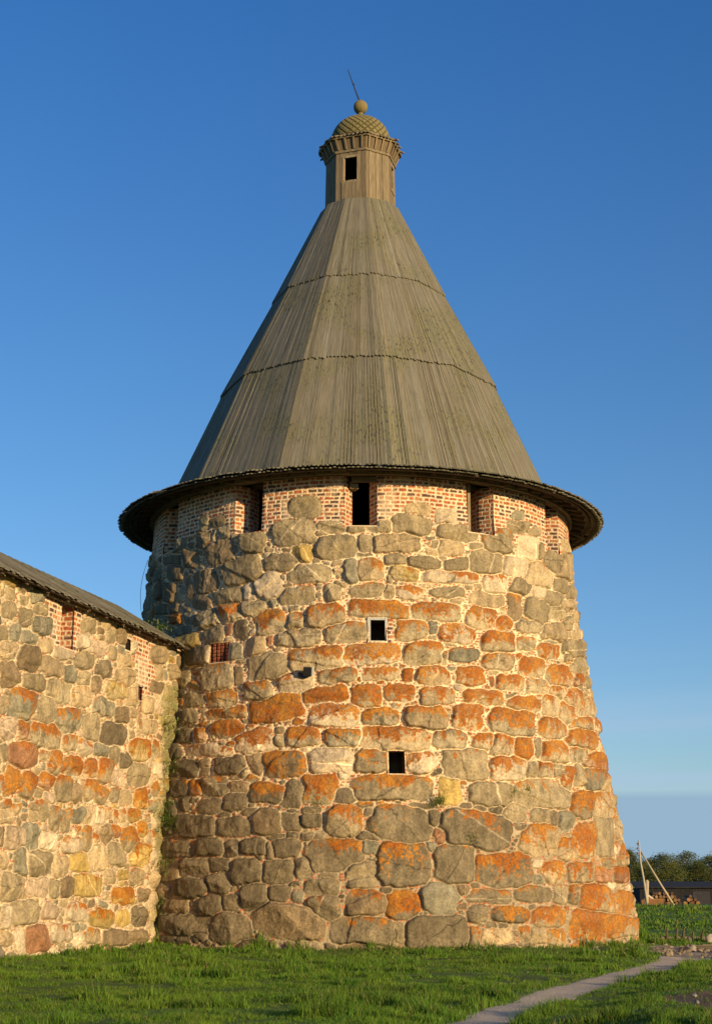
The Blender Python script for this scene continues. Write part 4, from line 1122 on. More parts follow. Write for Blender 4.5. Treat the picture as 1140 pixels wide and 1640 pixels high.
for i in range(8):
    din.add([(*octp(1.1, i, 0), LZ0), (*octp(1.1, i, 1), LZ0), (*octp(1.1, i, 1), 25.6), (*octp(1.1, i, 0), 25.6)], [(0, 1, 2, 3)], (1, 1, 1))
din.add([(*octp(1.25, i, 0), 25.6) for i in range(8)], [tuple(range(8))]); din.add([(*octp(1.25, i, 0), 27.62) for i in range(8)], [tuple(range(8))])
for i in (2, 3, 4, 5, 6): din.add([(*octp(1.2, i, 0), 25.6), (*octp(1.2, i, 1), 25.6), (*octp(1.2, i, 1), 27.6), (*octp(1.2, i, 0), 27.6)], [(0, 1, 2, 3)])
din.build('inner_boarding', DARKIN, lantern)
tr = MB(); cr = MB()
for i in range(8):
    # base trim, lower cornice trim
    lplank(tr, i, -.01, 1.01, 25.32, 25.42, .09, c=.9, th_=.08)
    lplank(cr, i, -.01, 1.01, 27.40, 27.50, .05, c=.95, th_=.08)
    o_ = random.random()*9
    V = [(*octp(1.29, i, 0), 27.50), (*octp(1.29, i, 1), 27.50), (*octp(1.47, i, 1), 27.93), (*octp(1.47, i, 0), 27.93)]
    cr.add(V, [(0, 1, 2, 3)], (.8, .74, .68), [(o_, 0), (o_+1, 0), (o_+1, .4), (o_, .4)])
    lplank(cr, i, -.01, 1.01, 27.88, 28.02, .27, c=1.0, th_=.05)
    for k in range(4):      # corbels
        f = (k+.5)/4
        if random.random() < .08: continue
        A = Vector((*octp(1.30, i, f-.025), 27.50)); B = Vector((*octp(1.30, i, f+.025), 27.50)); Cc = Vector((*octp(1.52, i, f+.025), 27.92)); Dd = Vector((*octp(1.52, i, f-.025), 27.92))
        od = Vector((*octp(1, i, f), 0)).normalized()*.045
        cr.add([A, B, Cc, Dd, A+od, B+od, Cc+od*.4, Dd+od*.4], [(4, 5, 6, 7), (0, 4, 7, 3), (5, 1, 2, 6), (0, 1, 5, 4)], (1.15, 1.1, 1.0), [(o_, k*.1)]*8)
    # rim boards, saw-toothed and partly broken on the sides
    for k in range(9):
        f0, f1 = k/9, (k+1)/9; am = (f0+f1)/2
        ex = random.uniform(-.02, .05) if i in (7, 0) else random.uniform(-.10, .10)
        if i not in (7, 0) and random.random() < .15: continue
        V = [(*octp(1.0, i, f0), 28.28), (*octp(1.0, i, f1), 28.28), (*octp(1.56+ex, i, f1-.01), 27.98), (*octp(1.61+ex, i, am), 27.96), (*octp(1.56+ex, i, f0+.01), 27.98)]
        V2 = [(a, b, c-.045) for a, b, c in V]; tone = random.uniform(.6, 1.1)
        cr.add(V+V2, [(0, 4, 3, 2, 1), (5, 6, 7, 8, 9), (1, 2, 7, 6), (2, 3, 8, 7), (3, 4, 9, 8), (4, 0, 5, 9)], (tone, tone, tone), [(k*.2+i, j*.3) for j in range(10)])
tr.build('base_trim', WOOD, lantern); cr.build('cornice', WOOD, lantern)
# dome with diamond shingles: a lathe with two families of spiral ridges
nu, nv = 288, 90; V = []; C = []
for j in range(nv):
    t = j/(nv-1); ang = t*pi/2*.97
    r0 = 1.08*cos(ang)**.85; z0 = 28.18+1.12*sin(ang)+.0
    for i in range(nu):
        a = 2*pi*i/nu; s1 = (a*26/2/pi+t*6.5) % 1; s2 = (a*26/2/pi-t*6.5) % 1
        up_ = max(0, 1-abs(s1-.5)*2)*.0+.5*((1-s1)+(s2))  # overlapping scale
        val = min(s1, 1-s1, s2, 1-s2)*2; d = .035*min(1, val*3)*max(0, 1-t**3)
        V.append(((r0+d)*sin(a), -(r0+d)*cos(a), z0+d*.5)); k = .30+.85*min(1, val*2.6)+random.uniform(-.06, .06); C.append((k, k, k*.9))
F = [(j*nu+i, j*nu+(i+1) % nu, (j+1)*nu+(i+1) % nu, (j+1)*nu+i) for j in range(nv-1) for i in range(nu)]+[tuple((nv-1)*nu+i for i in range(nu))]
dm = MB(); dm.add(V, F, (1, 1, 1), [((i % nu)*.04, (i//nu)*.03) for i in range(len(V))]); dm.C = C; dm.build('dome', SHIN, lantern)
bl = MB(); V = []; nb = 18
for j in range(nb+1):
    for i in range(24):
        b = -pi/2+pi*j/nb; a = 2*pi*i/24; R = .262*(1+.02*sin(a*5)); V.append((R*cos(b)*sin(a), -R*cos(b)*cos(a), 29.80+.27*sin(b)))
F = [(j*24+i, j*24+(i+1) % 24, (j+1)*24+(i+1) % 24, (j+1)*24+i) for j in range(nb) for i in range(24)]
bl.add(V, F, (1.05, .98, .8), [(i % 24*.03, i//24*.04) for i in range(len(V))]); bl.tube([(0, 0, 29.25), (0, 0, 29.6)], .10, 10, (.9, .9, .9)); bl.build('finial_ball', SHIN, lantern, smooth=True)
sp = MB(); sp.tube([(0-.02, 0, 30.0), (-.24, 0, 30.65), (-.47, 0, 31.36)], [.030, .022, .014], 8); sp.tube([(-.25, 0, 30.72), (-.27, 0, 30.78)], .035, 8); sp.build('spire_rod', IRON, lantern)

# ---------------------------------------------------------------- the curtain wall
WAZ = rad(14.9); WD = Vector((sin(WAZ), cos(WAZ), 0)); WN = Vector((cos(WAZ), -sin(WAZ), 0)); WP = Vector((-5.6, 43.5, 0))
wall = empty('curtain_wall', WP, 'long boulder fortress wall with plank roof running from the left edge to the round tower', 'wall')
WT = 8.68
NI2 = (-6.80, -6.05, 7.50, 8.58); HO1 = (-2.82, -2.44, 8.04, 8.38); HO2 = (-1.80, -1.52, 6.78, 7.18)
def build_wall():
    s = np.concatenate([np.arange(-24, -11.2, .12), np.arange(-11.2, 2.2, .024)]); z = np.arange(-.5, WT+.001, .0225)
    H, W = len(z), len(s); U = np.repeat(s[None, :], H, 0); Z = np.repeat(z[:, None], W, 1)
    U = U+30.0       # keep u positive for the scaling code
    S = U-30
    hole = np.zeros((H, W), bool); guard = hole.copy()
    for w_ in (NI2, HO1, HO2):
        hole |= (S > w_[0]) & (S < w_[1]) & (Z > w_[2]) & (Z < w_[3]); guard |= (S > w_[0]-.05) & (S < w_[1]+.05) & (Z > w_[2]-.05) & (Z < w_[3]+.05)
    n = fbm(S*2.2, Z*2.2, 5, 3)-.5
    b = ((S > -7.75+n*.5) & (S < -5.45+n) & (Z > 7.35+n*.6)) | ((S > -2.5+n*.4+(8.4-Z)*.45) & (S < -.75+n*.4+(8.6-Z)*.12) & (Z > 6.9+n*.4)) | (Z > 8.60+n*.12)
    def lf(u, zz, rr):
        zone = max(0, 1-abs(zz-4.2)/3.2)
        L = int(np.clip(rr.normal(5.5, 1.5), 0, 9)) if rr.random() < zone*.6 else 0
        return rr.choice(list('otttccpgby')), L
    st = [(a+30, b_, c, d, e, f, g, h) for a, b_, c, d, e, f, g, h in parse(WST)]
    disp, C = masonry(U, Z, s, st, None, b.astype(float), guard, 21, np.ones(W), lf, lambda u, zz: np.ones_like(u), (.62, .49, .31), (.58, .46, .29))
    # green film near the corner
    n = fbm(U*1.3, Z*.9, 63, 4); g_ = sst(n-.25+(S+.5)*.45, .3, .65)*.6*(Z < 7.5)
    C = C*(1-g_)[..., None]+np.array((.16, .165, .045))*g_[..., None]
    disp = np.where(guard, .01, disp)
    # rust stain below the small hole
    rs = ((np.abs(S+1.62) < .10) & (Z < 6.8) & (Z > 6.0)); C = np.where(rs[..., None], C*np.array((.65, .5, .42)), C)
    V = np.array(WN)[None, None, :]*(disp-.02)[..., None]+np.array(WD)[None, None, :]*S[..., None]+np.array((0, 0, 1.))[None, None, :]*Z[..., None]
    hf = hole[:-1, :-1] & hole[1:, 1:] & hole[1:, :-1] & hole[:-1, 1:]
    F = grid_faces(H, W, ~hf)
    V, F, C = compact(V.reshape(-1, 3), F, C.reshape(-1, 3))
    # body of the wall behind the face: top and back and left end, as real thickness
    b0 = len(V); A = -WN*2.6
    q = [WD*-24, WD*2.2, WD*2.2+A, WD*-24+A]
    ex = np.array([[p.x, p.y, zz] for zz in (-.5, WT) for p in q]); V = np.concatenate([V, ex]); C = np.concatenate([C, np.full((8, 3), .35)])
    F = np.concatenate([F, np.array([[4, 5, 6, 7], [2, 3, 7, 6], [3, 0, 4, 7]])+b0])
    npmesh('stone_wall', V, F, MAS, wall, C, smooth=True)
build_wall()
def wrecess(name, w_, depth, brickjamb, parent, col=(.10, .07, .05)):
    def P(s, d, z): v = WD*s-WN*d; return (v.x, v.y, z)
    L = []
    e = .03; s0, s1, z0, z1 = w_[0]-e, w_[1]+e, w_[2]-e, w_[3]+e
    k = 'brick' if brickjamb else col
    L.append(strip_grid('', P(s1, .005, z0), tuple(-WN), (0, 0, 1), depth, z1-z0, None, 5, k))
    v, f, c = strip_grid('', P(s0, .005, z0), tuple(-WN), (0, 0, 1), depth, z1-z0, None, 6, k); L.append((v, f[:, ::-1], c))
    L.append(strip_grid('', P(s0, depth, z0), tuple(WD), (0, 0, 1), s1-s0, z1-z0, None, 8, k))
    L.append(strip_grid('', P(s0, .005, z0), tuple(WD), tuple(-WN), s1-s0, depth, None, 9, (.4, .3, .2)))
    L.append(strip_grid('', P(s0, .005, z1), tuple(WD), tuple(-WN), s1-s0, depth, None, 9, (.1, .07, .05)))
    return joinpanels(name, L, parent)
wrecess('niche', NI2, .42, True, wall); wrecess('drain_hole', HO1, .6, False, wall, (.03, .025, .02)); wrecess('drain_hole', HO2, .5, False, wall, (.12, .04, .03))
# plank roof of the wall walk
mb = MB(); ez, rzg = 8.65, 9.93; dE, dR = .42, -1.70       # distance in front of the face (positive) and behind it
s = -24.0; k = 0
while s < .38:
    wdt = random.uniform(.16, .22); tone = random.uniform(.78, 1.18)
    if s+wdt > 1.0: pass
    ext = random.uniform(-.03, .05); lay = (k % 2)*.025; o = random.random()*40
    n_ = Vector((WN.x, WN.y, 0))
    def P(ss, f, dz=0):
        d = dR+(dE+ext-dR)*f; zz = rzg+(ez-rzg)*f+lay+dz; v = WD*ss+n_*d; return (v.x, v.y, zz)
    V = [P(s+.006, 0), P(s+wdt-.006, 0), P(s+wdt-.006, 1), P(s+.006, 1)]; V += [(a, b, c-.035) for a, b, c in V]
    U = [(o, o), (o+.18, o), (o+.18, o+2.4), (o, o+2.4)]*2
    mb.add(V, [(0, 3, 2, 1), (4, 5, 6, 7), (3, 7, 6, 2), (0, 4, 7, 3), (1, 2, 6, 5), (0, 1, 5, 4)], (tone, tone, tone), U)
    # back slope
    V = [P(s+.006, 0)]; v0 = WD*(s+.006)+n_*dR; v1 = WD*(s+wdt-.006)+n_*dR; b0 = WD*(s+.006)+n_*(dR-2); b1 = WD*(s+wdt-.006)+n_*(dR-2)
    V = [(v0.x, v0.y, rzg+lay-.005), (v1.x, v1.y, rzg+lay-.005), (b1.x, b1.y, ez-.1), (b0.x, b0.y, ez-.1)]; V += [(a, b, c-.035) for a, b, c in V]
    mb.add(V, [(0, 1, 2, 3), (7, 6, 5, 4), (3, 2, 6, 7)], (tone, tone, tone), U)
    s += wdt; k += 1
mb.build('plank_roof', ROOF, wall)
mb = MB(); yaw = math.atan2(WN.y, WN.x)
s = -23.6; sl_ = math.atan2(rzg-ez, dE-dR)
while s < .8:
    p = WD*s+WN*(-.1); mb.box(Matrix.Translation((p.x, p.y, ez+.20)) @ Matrix.Rotation(yaw, 4, 'Z') @ Matrix.Rotation(sl_, 4, 'Y'), (.95, .11, .12), (1.3, 1.25, 1.2)); s += random.uniform(1.0, 1.25)
mb.build('rafter_ends', DARKW, wall)
mb = MB()
for (d, zz, h_, t_, c) in ((.33, ez-.01, .08, .08, .8), (.06, 8.77, .16, .2, .9)):
    for j in range(6):
        p = WD*(-24+4.3*j+2.1)+WN*d; cc = c*random.uniform(.8, 1.1); mb.box(Matrix.Translation((p.x, p.y, zz)) @ Matrix.Rotation(yaw, 4, 'Z'), (t_, 4.28, h_), (cc, cc, cc))
mb.build('eave_beam', DARKW, wall)

# ---------------------------------------------------------------- ground
def gz(x, y):
    x = np.asarray(x, float); y = np.asarray(y, float)
    r = np.hypot(x-TX, y-TY)
    z = .05*(fbm(x*.35+9, y*.35, 201, 3)-.5)*2
    z = z+.10*sst(-r, -11.0, -8.8)                                         # turf heaped against the tower foot
    d = (x-(-5.6+(y-43.5)*math.tan(WAZ)))*cos(WAZ)
    z = z+.10*sst(-d, -2.0, 0)
    z = z+sst(y-(x-10)*.1, 60, 92)*.93                                        # grassy bank in the distance
    px = pathx(y); dd = x-px
    z = z+.16*sst(dd, .75, 2.4)*sst(-y, -33, -26) - .05*np.exp(-(dd/.6)**2)*(y < 42)   # low bank right of the path
    return z
PTH = np.array([(-.9, 4), (.2, 11), (1.42, 18.3), (2.15, 21.3), (2.95, 23.9), (3.9, 26.6), (4.7, 29.0), (5.75, 32), (7.1, 35.5), (8.4, 39), (9.8, 43), (11.5, 48)])
def pathx(y): return np.interp(y, PTH[:, 1], PTH[:, 0])
def pathd(x, y):
    g = np.gradient(PTH[:, 0], PTH[:, 1]); sl__ = np.interp(y, PTH[:, 1], g)
    return np.abs(x-pathx(y))/np.sqrt(1+sl__**2)
def pathw(y): return np.interp(y, [4, 18, 24, 30, 34, 37, 41, 48], [.40, .38, .40, .44, .46, .55, 1.1, 1.6])
def dirtmask(x, y):
    """bare earth: path end spreading out to the right, and the corner at lower right"""
    n = (fbm(x*1.1, y*.7, 301, 4)-.5)
    a = sst(1.0-(np.abs((x-12.9)/5.0)**4+np.abs((y-42.0)/5.6)**4)**.25+n*.35, 0, .08)
    b = sst(1.0-np.hypot((x-5.5)/1.7, (y-19.8)/3.0)+n*.6, 0, .12)
    return np.maximum(a, b)
def build_ground():
    def axis(segs):
        out = []
        for a, b, st in segs: out.append(np.arange(a, b, st))
        return np.concatenate(out+[[segs[-1][1]]])
    xs = axis(((-2500, -300, 220), (-300, -60, 20), (-60, -12, 1.2), (-12, 16, .12), (16, 60, .8), (60, 300, 20), (300, 2500, 220)))
    ys = axis(((-2000, -200, 300), (-200, -20, 12), (-20, 12, 1), (12, 52, .14), (52, 110, .5), (110, 300, 10), (300, 3000, 300)))
    X, Y = np.meshgrid(xs, ys); Z = gz(X, Y)
    g1 = fbm(X*.5, Y*.5, 401, 4); g2 = fbm(X*3, Y*3, 402, 3)
    C = np.array((.06, .115, .014))*(.6+.8*g1)[..., None]; C = C+np.array((.035, .012, .0))*sst(g2, .5, .75)[..., None]
    dm_ = dirtmask(X, Y)[..., None]; dirt = np.array((.27, .205, .14))*(.65+.7*fbm(X*4, Y*4, 403, 4))[..., None]
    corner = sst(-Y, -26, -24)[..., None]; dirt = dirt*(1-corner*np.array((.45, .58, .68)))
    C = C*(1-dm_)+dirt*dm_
    pm = sst(-(pathd(X, Y)-pathw(Y)-.06*(g2-.5)*2), -.06, .05)*(Y < 47)*(1-dm_[..., 0]*0)
    Z = Z-.02*pm-.04*dm_[..., 0]*(Y < 30)
    pc = np.array((.25, .205, .155))*(.8+.4*fbm(X*5, Y*5, 404, 3))[..., None]
    C = C*(1-pm[..., None])+pc*pm[..., None]
    # sandy track at the foot of the bank
    tk = sst(1-np.abs(Y-56.5-(X-12)*.05)/2.2+(g1-.5)*.8, 0, .3)*(X > 9.5); C = C*(1-tk[..., None])+np.array((.24, .19, .125))*tk[..., None]
    V = np.stack([X, Y, Z], -1).reshape(-1, 3)
    o = npmesh('ground', V, grid_faces(len(ys), len(xs), np.ones((len(ys)-1, len(xs)-1), bool)), m_plain('turf_and_earth', (0, 0, 0), .95, 7, .3, vc=True, bump=.6), None, C.reshape(-1, 3), smooth=True)
    tag(o, kind='structure')
build_ground()
def build_path():
    ys = np.arange(4, 39.5, .15); ts = np.linspace(-1, 1, 9); V = []; C = []
    Y, T = np.meshgrid(ys, ts, indexing='ij'); g = np.interp(Y, PTH[:, 1], np.gradient(PTH[:, 0], PTH[:, 1])); L = np.sqrt(1+g*g)
    wv = pathw(Y)*(1+.10*(fbm(Y*1.2, T*0+np.sign(T)*3, 501, 3)-.5)*2)
    X = pathx(Y)+T*wv/L; Y2 = Y-T*wv*g/L
    Z = gz(X, Y2)+.004+.014*(1-T**4)+.006*(fbm(X*6, Y2*6, 502, 3)-.5)-.012
    C = np.array((.52, .415, .285))*(.82+.36*fbm(X*3, Y2*3, 503, 4))[..., None]
    n_, m_ = Y.shape
    o = npmesh('path', np.stack([X, Y2, Z], -1).reshape(-1, 3), grid_faces(n_, m_, np.ones((n_-1, m_-1), bool)), m_plain('trodden_path', (0, 0, 0), .95, 25, .22, vc=True, bump=.5), None, C.reshape(-1, 3), smooth=True)
    # normals face up
    tag(o, kind='structure')
build_path()
def grass_mat():
    m, t, p = mat('grass_blades'); p.inputs['Roughness'].default_value = .6
    a = N(t, 'ShaderNodeVertexColor'); a.layer_name = 'Col'; t.links.new(a.outputs[0], p.inputs['Base Color'])
    tr_ = N(t, 'ShaderNodeBsdfTranslucent'); t.links.new(a.outputs[0], tr_.inputs[0])
    mx = N(t, 'ShaderNodeMixShader'); mx.inputs[0].default_value = .3
    t.links.new(p.outputs[0], mx.inputs[1]); t.links.new(tr_.outputs[0], mx.inputs[2]); t.links.new(mx.outputs[0], t.nodes['Material Output'].inputs[0])
    return m
GRM = grass_mat()
def blades(x, y, h, wd, dead=.08, seed=0, colbase=(.098, .19, .014)):
    r = np.random.default_rng(seed); n = len(x)
    z = gz(x, y)-.03
    az_ = r.uniform(0, 2*pi, n); lean = np.abs(r.normal(0, .30, n))*h+.02; la_ = r.uniform(0, 2*pi, n)
    dx = np.cos(az_)*wd/2; dy = np.sin(az_)*wd/2
    mx, my = x+np.cos(la_)*lean*.35, y+np.sin(la_)*lean*.35
    V = np.zeros((n, 5, 3)); V[:, 0] = np.stack([x-dx, y-dy, z], 1); V[:, 1] = np.stack([x+dx, y+dy, z], 1)
    V[:, 2] = np.stack([mx-dx*.8, my-dy*.8, z+h*.55], 1); V[:, 3] = np.stack([mx+dx*.8, my+dy*.8, z+h*.55], 1)
    V[:, 4] = np.stack([x+np.cos(la_)*lean, y+np.sin(la_)*lean, z+h*.98], 1)
    b = np.arange(n)[:, None]*5
    F = np.concatenate([b+np.array([[0, 1, 3]]), b+np.array([[0, 3, 2]]), b+np.array([[2, 3, 4]])])
    big = fbm(x*.45, y*.45, 601, 3); med = fbm(x*2.2, y*2.2, 602, 2)
    c = np.array(colbase)*(.62+.55*big+.35*med)[:, None]*r.uniform(.65, 1.35, n)[:, None]
    c[:, 0] *= (.8+.5*med); dd = r.random(n) < dead; c[dd] = np.array((.23, .18, .075))*r.uniform(.7, 1.2, (dd.sum(), 1))
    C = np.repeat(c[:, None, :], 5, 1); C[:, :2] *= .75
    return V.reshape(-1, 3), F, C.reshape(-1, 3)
def build_grass():
    Vs = []; Fs = []; Cs = []; b = 0; r = np.random.default_rng(12)
    for (y0, y1, dens, h, wd) in ((15.5, 21, 2400, .050, .009), (21, 28, 1500, .05, .012), (28, 37, 900, .05, .016), (37, 50, 520, .055, .022), (50, 66, 300, .045, .035), (66, 100, 110, .06, .06)):
        xl0, xl1 = -.27*y1-.6, .27*y1+.6
        n = int(dens*(y1-y0)*(xl1-xl0)*(1.0 if y1 < 50 else .75))
        x = r.uniform(xl0, xl1, n); y = r.uniform(y0, y1, n)
        ok = (np.abs(x) < .27*y+.6) & (np.hypot(x-TX, y-TY) > 8.55)
        ok &= ((x-(-5.6+(y-43.5)*math.tan(WAZ)))*cos(WAZ) > .02) | (y > 60)
        pn = fbm(x*2, y*2, 701, 2)
        edge = pathd(x, y)-pathw(y)-.10*(pn-.5)*2
        ok &= (edge > r.uniform(-.10, .06, n)) | (y > 44)
        dmk = dirtmask(x, y); ok &= r.random(n) > dmk*.985
        tk = (np.abs(y-56.5-(x-12)*.05) < 2.0) & (x > 9.5); ok &= ~(tk & (r.random(n) > .12))
        x = x[ok]; y = y[ok]; n = len(x)
        cl = fbm(x*.9, y*.9, 702, 3); cl2 = fbm(x*3.1, y*3.1, 703, 2)
        hh = h*r.uniform(.45, 1.25, n)*(.25+1.5*cl*cl2*2.4)
        tall = sst(fbm(x*1.1+40, y*1.1, 704, 3), .60, .70); hh *= 1+tall*1.8
        near = (np.hypot(x-TX, y-TY) < 9.0) | ((x-(-5.6+(y-43.5)*math.tan(WAZ))) < .45); hh = np.where(near, hh*2.3, hh)
        rb = sst(-np.abs(edge[ok]-.12), -.18, 0)*(x > pathx(y)); hh *= 1+.9*rb*sst(-y, -26, -20)
        v, f, c = blades(x, y, hh, wd, .07, int(y0))
        Vs.append(v); Fs.append(f+b); Cs.append(c); b += len(v)
    o = npmesh('grass', np.concatenate(Vs), np.concatenate(Fs), GRM, None, np.concatenate(Cs))
    tag(o, 'short green grass of the meadow around tower and path', 'grass', kind='stuff')
    print('grass verts', b)
build_grass()

# ---------------------------------------------------------------- small things
def stone_mesh(seed, n=14):
    r = random.Random(seed); V = []; nv_, nu_ = 9, n
    for j in range(nv_+1):
        for i in range(nu_):
            b = -pi/2+pi*j/nv_; a = 2*pi*i/nu_
            k = 1+.22*sin(a*2+seed)+.14*sin(a*3+b*4+seed*2)+r.uniform(-.05, .05)
            V.append((.5*k*cos(b)*cos(a), .5*k*cos(b)*sin(a)*.8, .34*k*sin(b)))
    F = [(j*nu_+i, j*nu_+(i+1) % nu_, (j+1)*nu_+(i+1) % nu_, (j+1)*nu_+i) for j in range(nv_) for i in range(nu_)]
    return V, F
def rock(x, y, s, seed, c, label, group='loose stones beside the path', sink=.3, rz=0, sq=1, cat='stone'):
    V, F = stone_mesh(seed); mb = MB(); mb.add([(a*s, b*s, d*s*sq) for a, b, d in V], F, c)
    o = mb.build('stone', STONE, None, smooth=True); o.location = (x, y, float(gz(x, y))+.34*s*sq*(1-2*sink)); o.rotation_euler = (0, 0, rz)
    return tag(o, label, cat, group)
PX = [(9.2, 43.0, .42, (.42, .34, .25), 'pale rounded stone at the right end of the path, left of the rubble patch'),
      (8.05, 40.2, .30, (.40, .31, .20), 'small tan stone on the grass edge just left of the path end'),
      (10.4, 41.6, .50, (.36, .28, .19), 'flat brown stone lying in the middle of the rubble patch'),
      (11.5, 44.8, .45, (.55, .50, .42), 'light grey stone at the far side of the rubble patch'),
      (9.7, 45.0, .34, (.30, .25, .19), 'dull brown stone behind the path end nearest the tower'),
      (8.9, 38.6, .26, (.46, .36, .25), 'small pale stone beside the path where it meets bare earth'),
      (10.9, 39.9, .36, (.44, .34, .22), 'sandy stone on the near rim of the rubble patch at the right edge'),
      (11.9, 52.4, .36, (.48, .41, .31), 'large whitish boulder by the low stakes at the right edge'),
      (11.1, 52.0, .28, (.22, .17, .12), 'dark boulder left of the whitish boulder by the stakes'),
      (4.15, 19.2, .07, (.4, .35, .28), 'small pale pebble in the dark earth at the lower right corner'),
      (4.45, 20.7, .07, (.42, .37, .29), 'upper whitish pebble in the dark earth at the lower right corner'),
      (-8.1, 34.75, .55, (.30, .24, .16), 'brown boulder fallen in the grass at the foot of the left wall')]
for k, (x, y, s, c, lb) in enumerate(PX): rock(x, y, s*.75 if k < 7 else s, k*7+3, tuple(v*.62 for v in c), lb, sq=1.4 if k in (7, 8, 11) else 1, rz=k, group=None if k == 11 else 'loose stones beside the path')
# rubble and boards lying in the bare patch
mb = MB()
for k in range(420):
    x = random.gauss(11.0, 1.9); y = random.gauss(43, 1.9); s = random.uniform(.05, .15)
    V, F = stone_mesh(k, 8); c = random.uniform(.55, 1.25); zz = float(gz(x, y))
    mb.add([(a*s+x, b*s+y, d*s+zz) for a, b, d in V], F, (.25*c, .195*c, .13*c))
o = mb.build('rubble', STONE, None); tag(o, 'scattered rubble covering the bare earth past the path end', 'rubble', kind='stuff')
for k, (x, y, L_, rz, c, lb) in enumerate(((10.6, 45.7, 1.9, .12, .9, 'grey board lying on the rubble, longest and farthest'), (11.4, 44.1, 1.4, -.10, .7, 'short dark board lying in the middle of the rubble'), (12.0, 45.3, 1.5, .25, 1.1, 'pale board at the right edge beyond the rubble'), (9.9, 44.6, 1.1, -.3, .8, 'shortest grey board at the left of the rubble'))):
    mb = MB(); mb.box(MX(0, 0, .05), (L_, .17, .04), (c, c, c)); mb.box(MX(.1*L_, .12, .08, .06), (L_*.7, .12, .035), (c*.8, c*.8, c*.8))
    o = mb.build('board', WOOD); o.location = (x, y, float(gz(x, y))+.02); o.rotation_euler = (0, .01, rz); tag(o, lb, 'board', 'boards lying on the rubble')

# low row of stakes holding the track edge
fen = empty('stake_fence', (12.3, 55.2, float(gz(12.3, 55.2))), 'low row of short leaning wooden stakes below the grassy bank', 'fence')
for k in range(13):
    x = -1.3+k*.30+random.uniform(-.05, .05); mb = MB(); h = random.uniform(.28, .48); L_ = random.uniform(-.08, .12)
    mb.tube([(x, 0, -.15), (x+L_*.5, 0, h*.5), (x+L_, random.uniform(-.05, .05), h)], [.045, .042, .035], 7, (.55, .5, .45)); mb.build('stake', WOOD, fen, smooth=False)
mb = MB(); mb.tube([(-1.5, .08, .05), (2.9, .12, .07)], .07, 8, (.8, .8, .8)); mb.build('rail', WOOD, fen)

# utility pole with its slanting brace
up_ = empty('utility_pole', (24.0, 130, .88), 'pale wooden utility pole with a slanting brace on the grassy bank', 'utility pole')
mb = MB(); mb.tube([(.45, 0, -.3), (.2, 0, 2.2), (.0, 0, 3.6), (-.05, 0, 5.35)], [.10, .09, .08, .065], 10, (1, 1, .98)); mb.build('pole', PALEW, up_, smooth=True)
mb = MB(); mb.tube([(2.75, -.6, -.35), (1.4, -.3, 2.0), (.12, 0, 4.35)], [.09, .08, .07], 10, (1.05, 1, .9)); mb.build('brace', PALEW, up_, smooth=True)
for dx, dz in ((-.17, 5.0), (-.20, 4.62), (.12, 4.25), (-.18, 4.2)):
    mb = MB(); mb.tube([(0, 0, dz-.10), (dx, 0, dz-.10), (dx, 0, dz+.02)], .025, 6, (1, 1, 1)); b_ = mb.build('bracket', IRON, up_)
    mb = MB(); mb.tube([(dx, 0, dz+.0), (dx, 0, dz+.07), (dx, 0, dz+.16)], [.06, .075, .04], 8); mb.build('insulator', m_plain('brown_glazed_insulator', (.22, .07, .05), .3, 5, .1), b_)
p2 = empty('short_pole', (24.35, 132, .88), 'short pale wooden post just behind the foot of the utility pole', 'post')
mb = MB(); mb.tube([(.35, 0, -.2), (.5, 0, 2.0)], .17, 8, (1, .95, .85)); mb.tube([(.5, 0, 2.0), (.52, 0, 2.12)], [.17, .06], 8, (1, .95, .85)); mb.build('post', PALEW, p2)

# pale board fence beside the tower, dark sheds, logs
def board_wall(mb, x0, x1, y, z0, h, c, wd=.22):
    x = x0
    while x < x1:
        t = random.uniform(.8, 1.15)*c; mb.box(MX(x+wd/2, y, z0+h/2+random.uniform(-.03, .03)), (wd-.02, .05, h), (t, t*.98, t*.92)); x += wd
bf = empty('board_fence', (22.5, 136, .88), 'grey board fence between the tower edge and the utility pole', 'fence')
mb = MB(); board_wall(mb, -6, 1.1, 0, -.1, 2.0, .62); mb.build('boards', PALEW, bf)
for x in (-4, -1.8, .2, 1.15):
    mb = MB(); mb.box(MX(x, -.1, 1.0), (.16, .14, 2.3), (.9, .85, .78)); mb.build('post', PALEW, bf)
def shed(x, y, wdt, dp, h, label, tone, door=None, rh=.5):
    s_ = empty('shed', (x, y, .86), label, 'shed')
    mb = MB(); board_wall(mb, -wdt/2, wdt/2, -dp/2, -.1, h, tone, .3)
    for sx in (-1, 1): mb.box(MX(sx*(wdt/2-.03), .03, h/2-.1), (.05, dp-.06, h), (tone, tone, tone))
    mb.box(MX(0, dp/2, h/2-.1), (wdt, .05, h), (tone, tone, tone)); mb.build('wall', SHEDW, s_)
    mb = MB(); a = math.atan2(rh, dp)
    mb.box(Matrix.Translation((0, 0, h+rh/2)) @ Matrix.Rotation(a, 4, 'X'), (wdt+.7, dp+.9, .10), (tone*1.2, tone*1.2, tone*1.2)); mb.build('roof', SHEDW, s_)
    if door:
        mb = MB(); mb.box(MX(door[0], -dp/2-.05, door[2]/2), (door[1], .06, door[2]), (door[3], door[3], door[3])); mb.build('door', SHEDW, s_)
    return s_
shed(22.4+10.7, 160, 8.5, 5, 1.75, 'long black tarred shed behind the log heap, left part', 1.2, (2.0, 1.8, 1.3, 2.2))
shed(33+9.5, 162, 8, 5, 1.95, 'black shed with a lower dark roof at the right edge', 1.0, (-2, 1.6, 1.4, 2.4))
shed(15.5+9, 170, 9, 5, 1.8, 'weathered brown shed roof showing behind the board fence', 2.4)
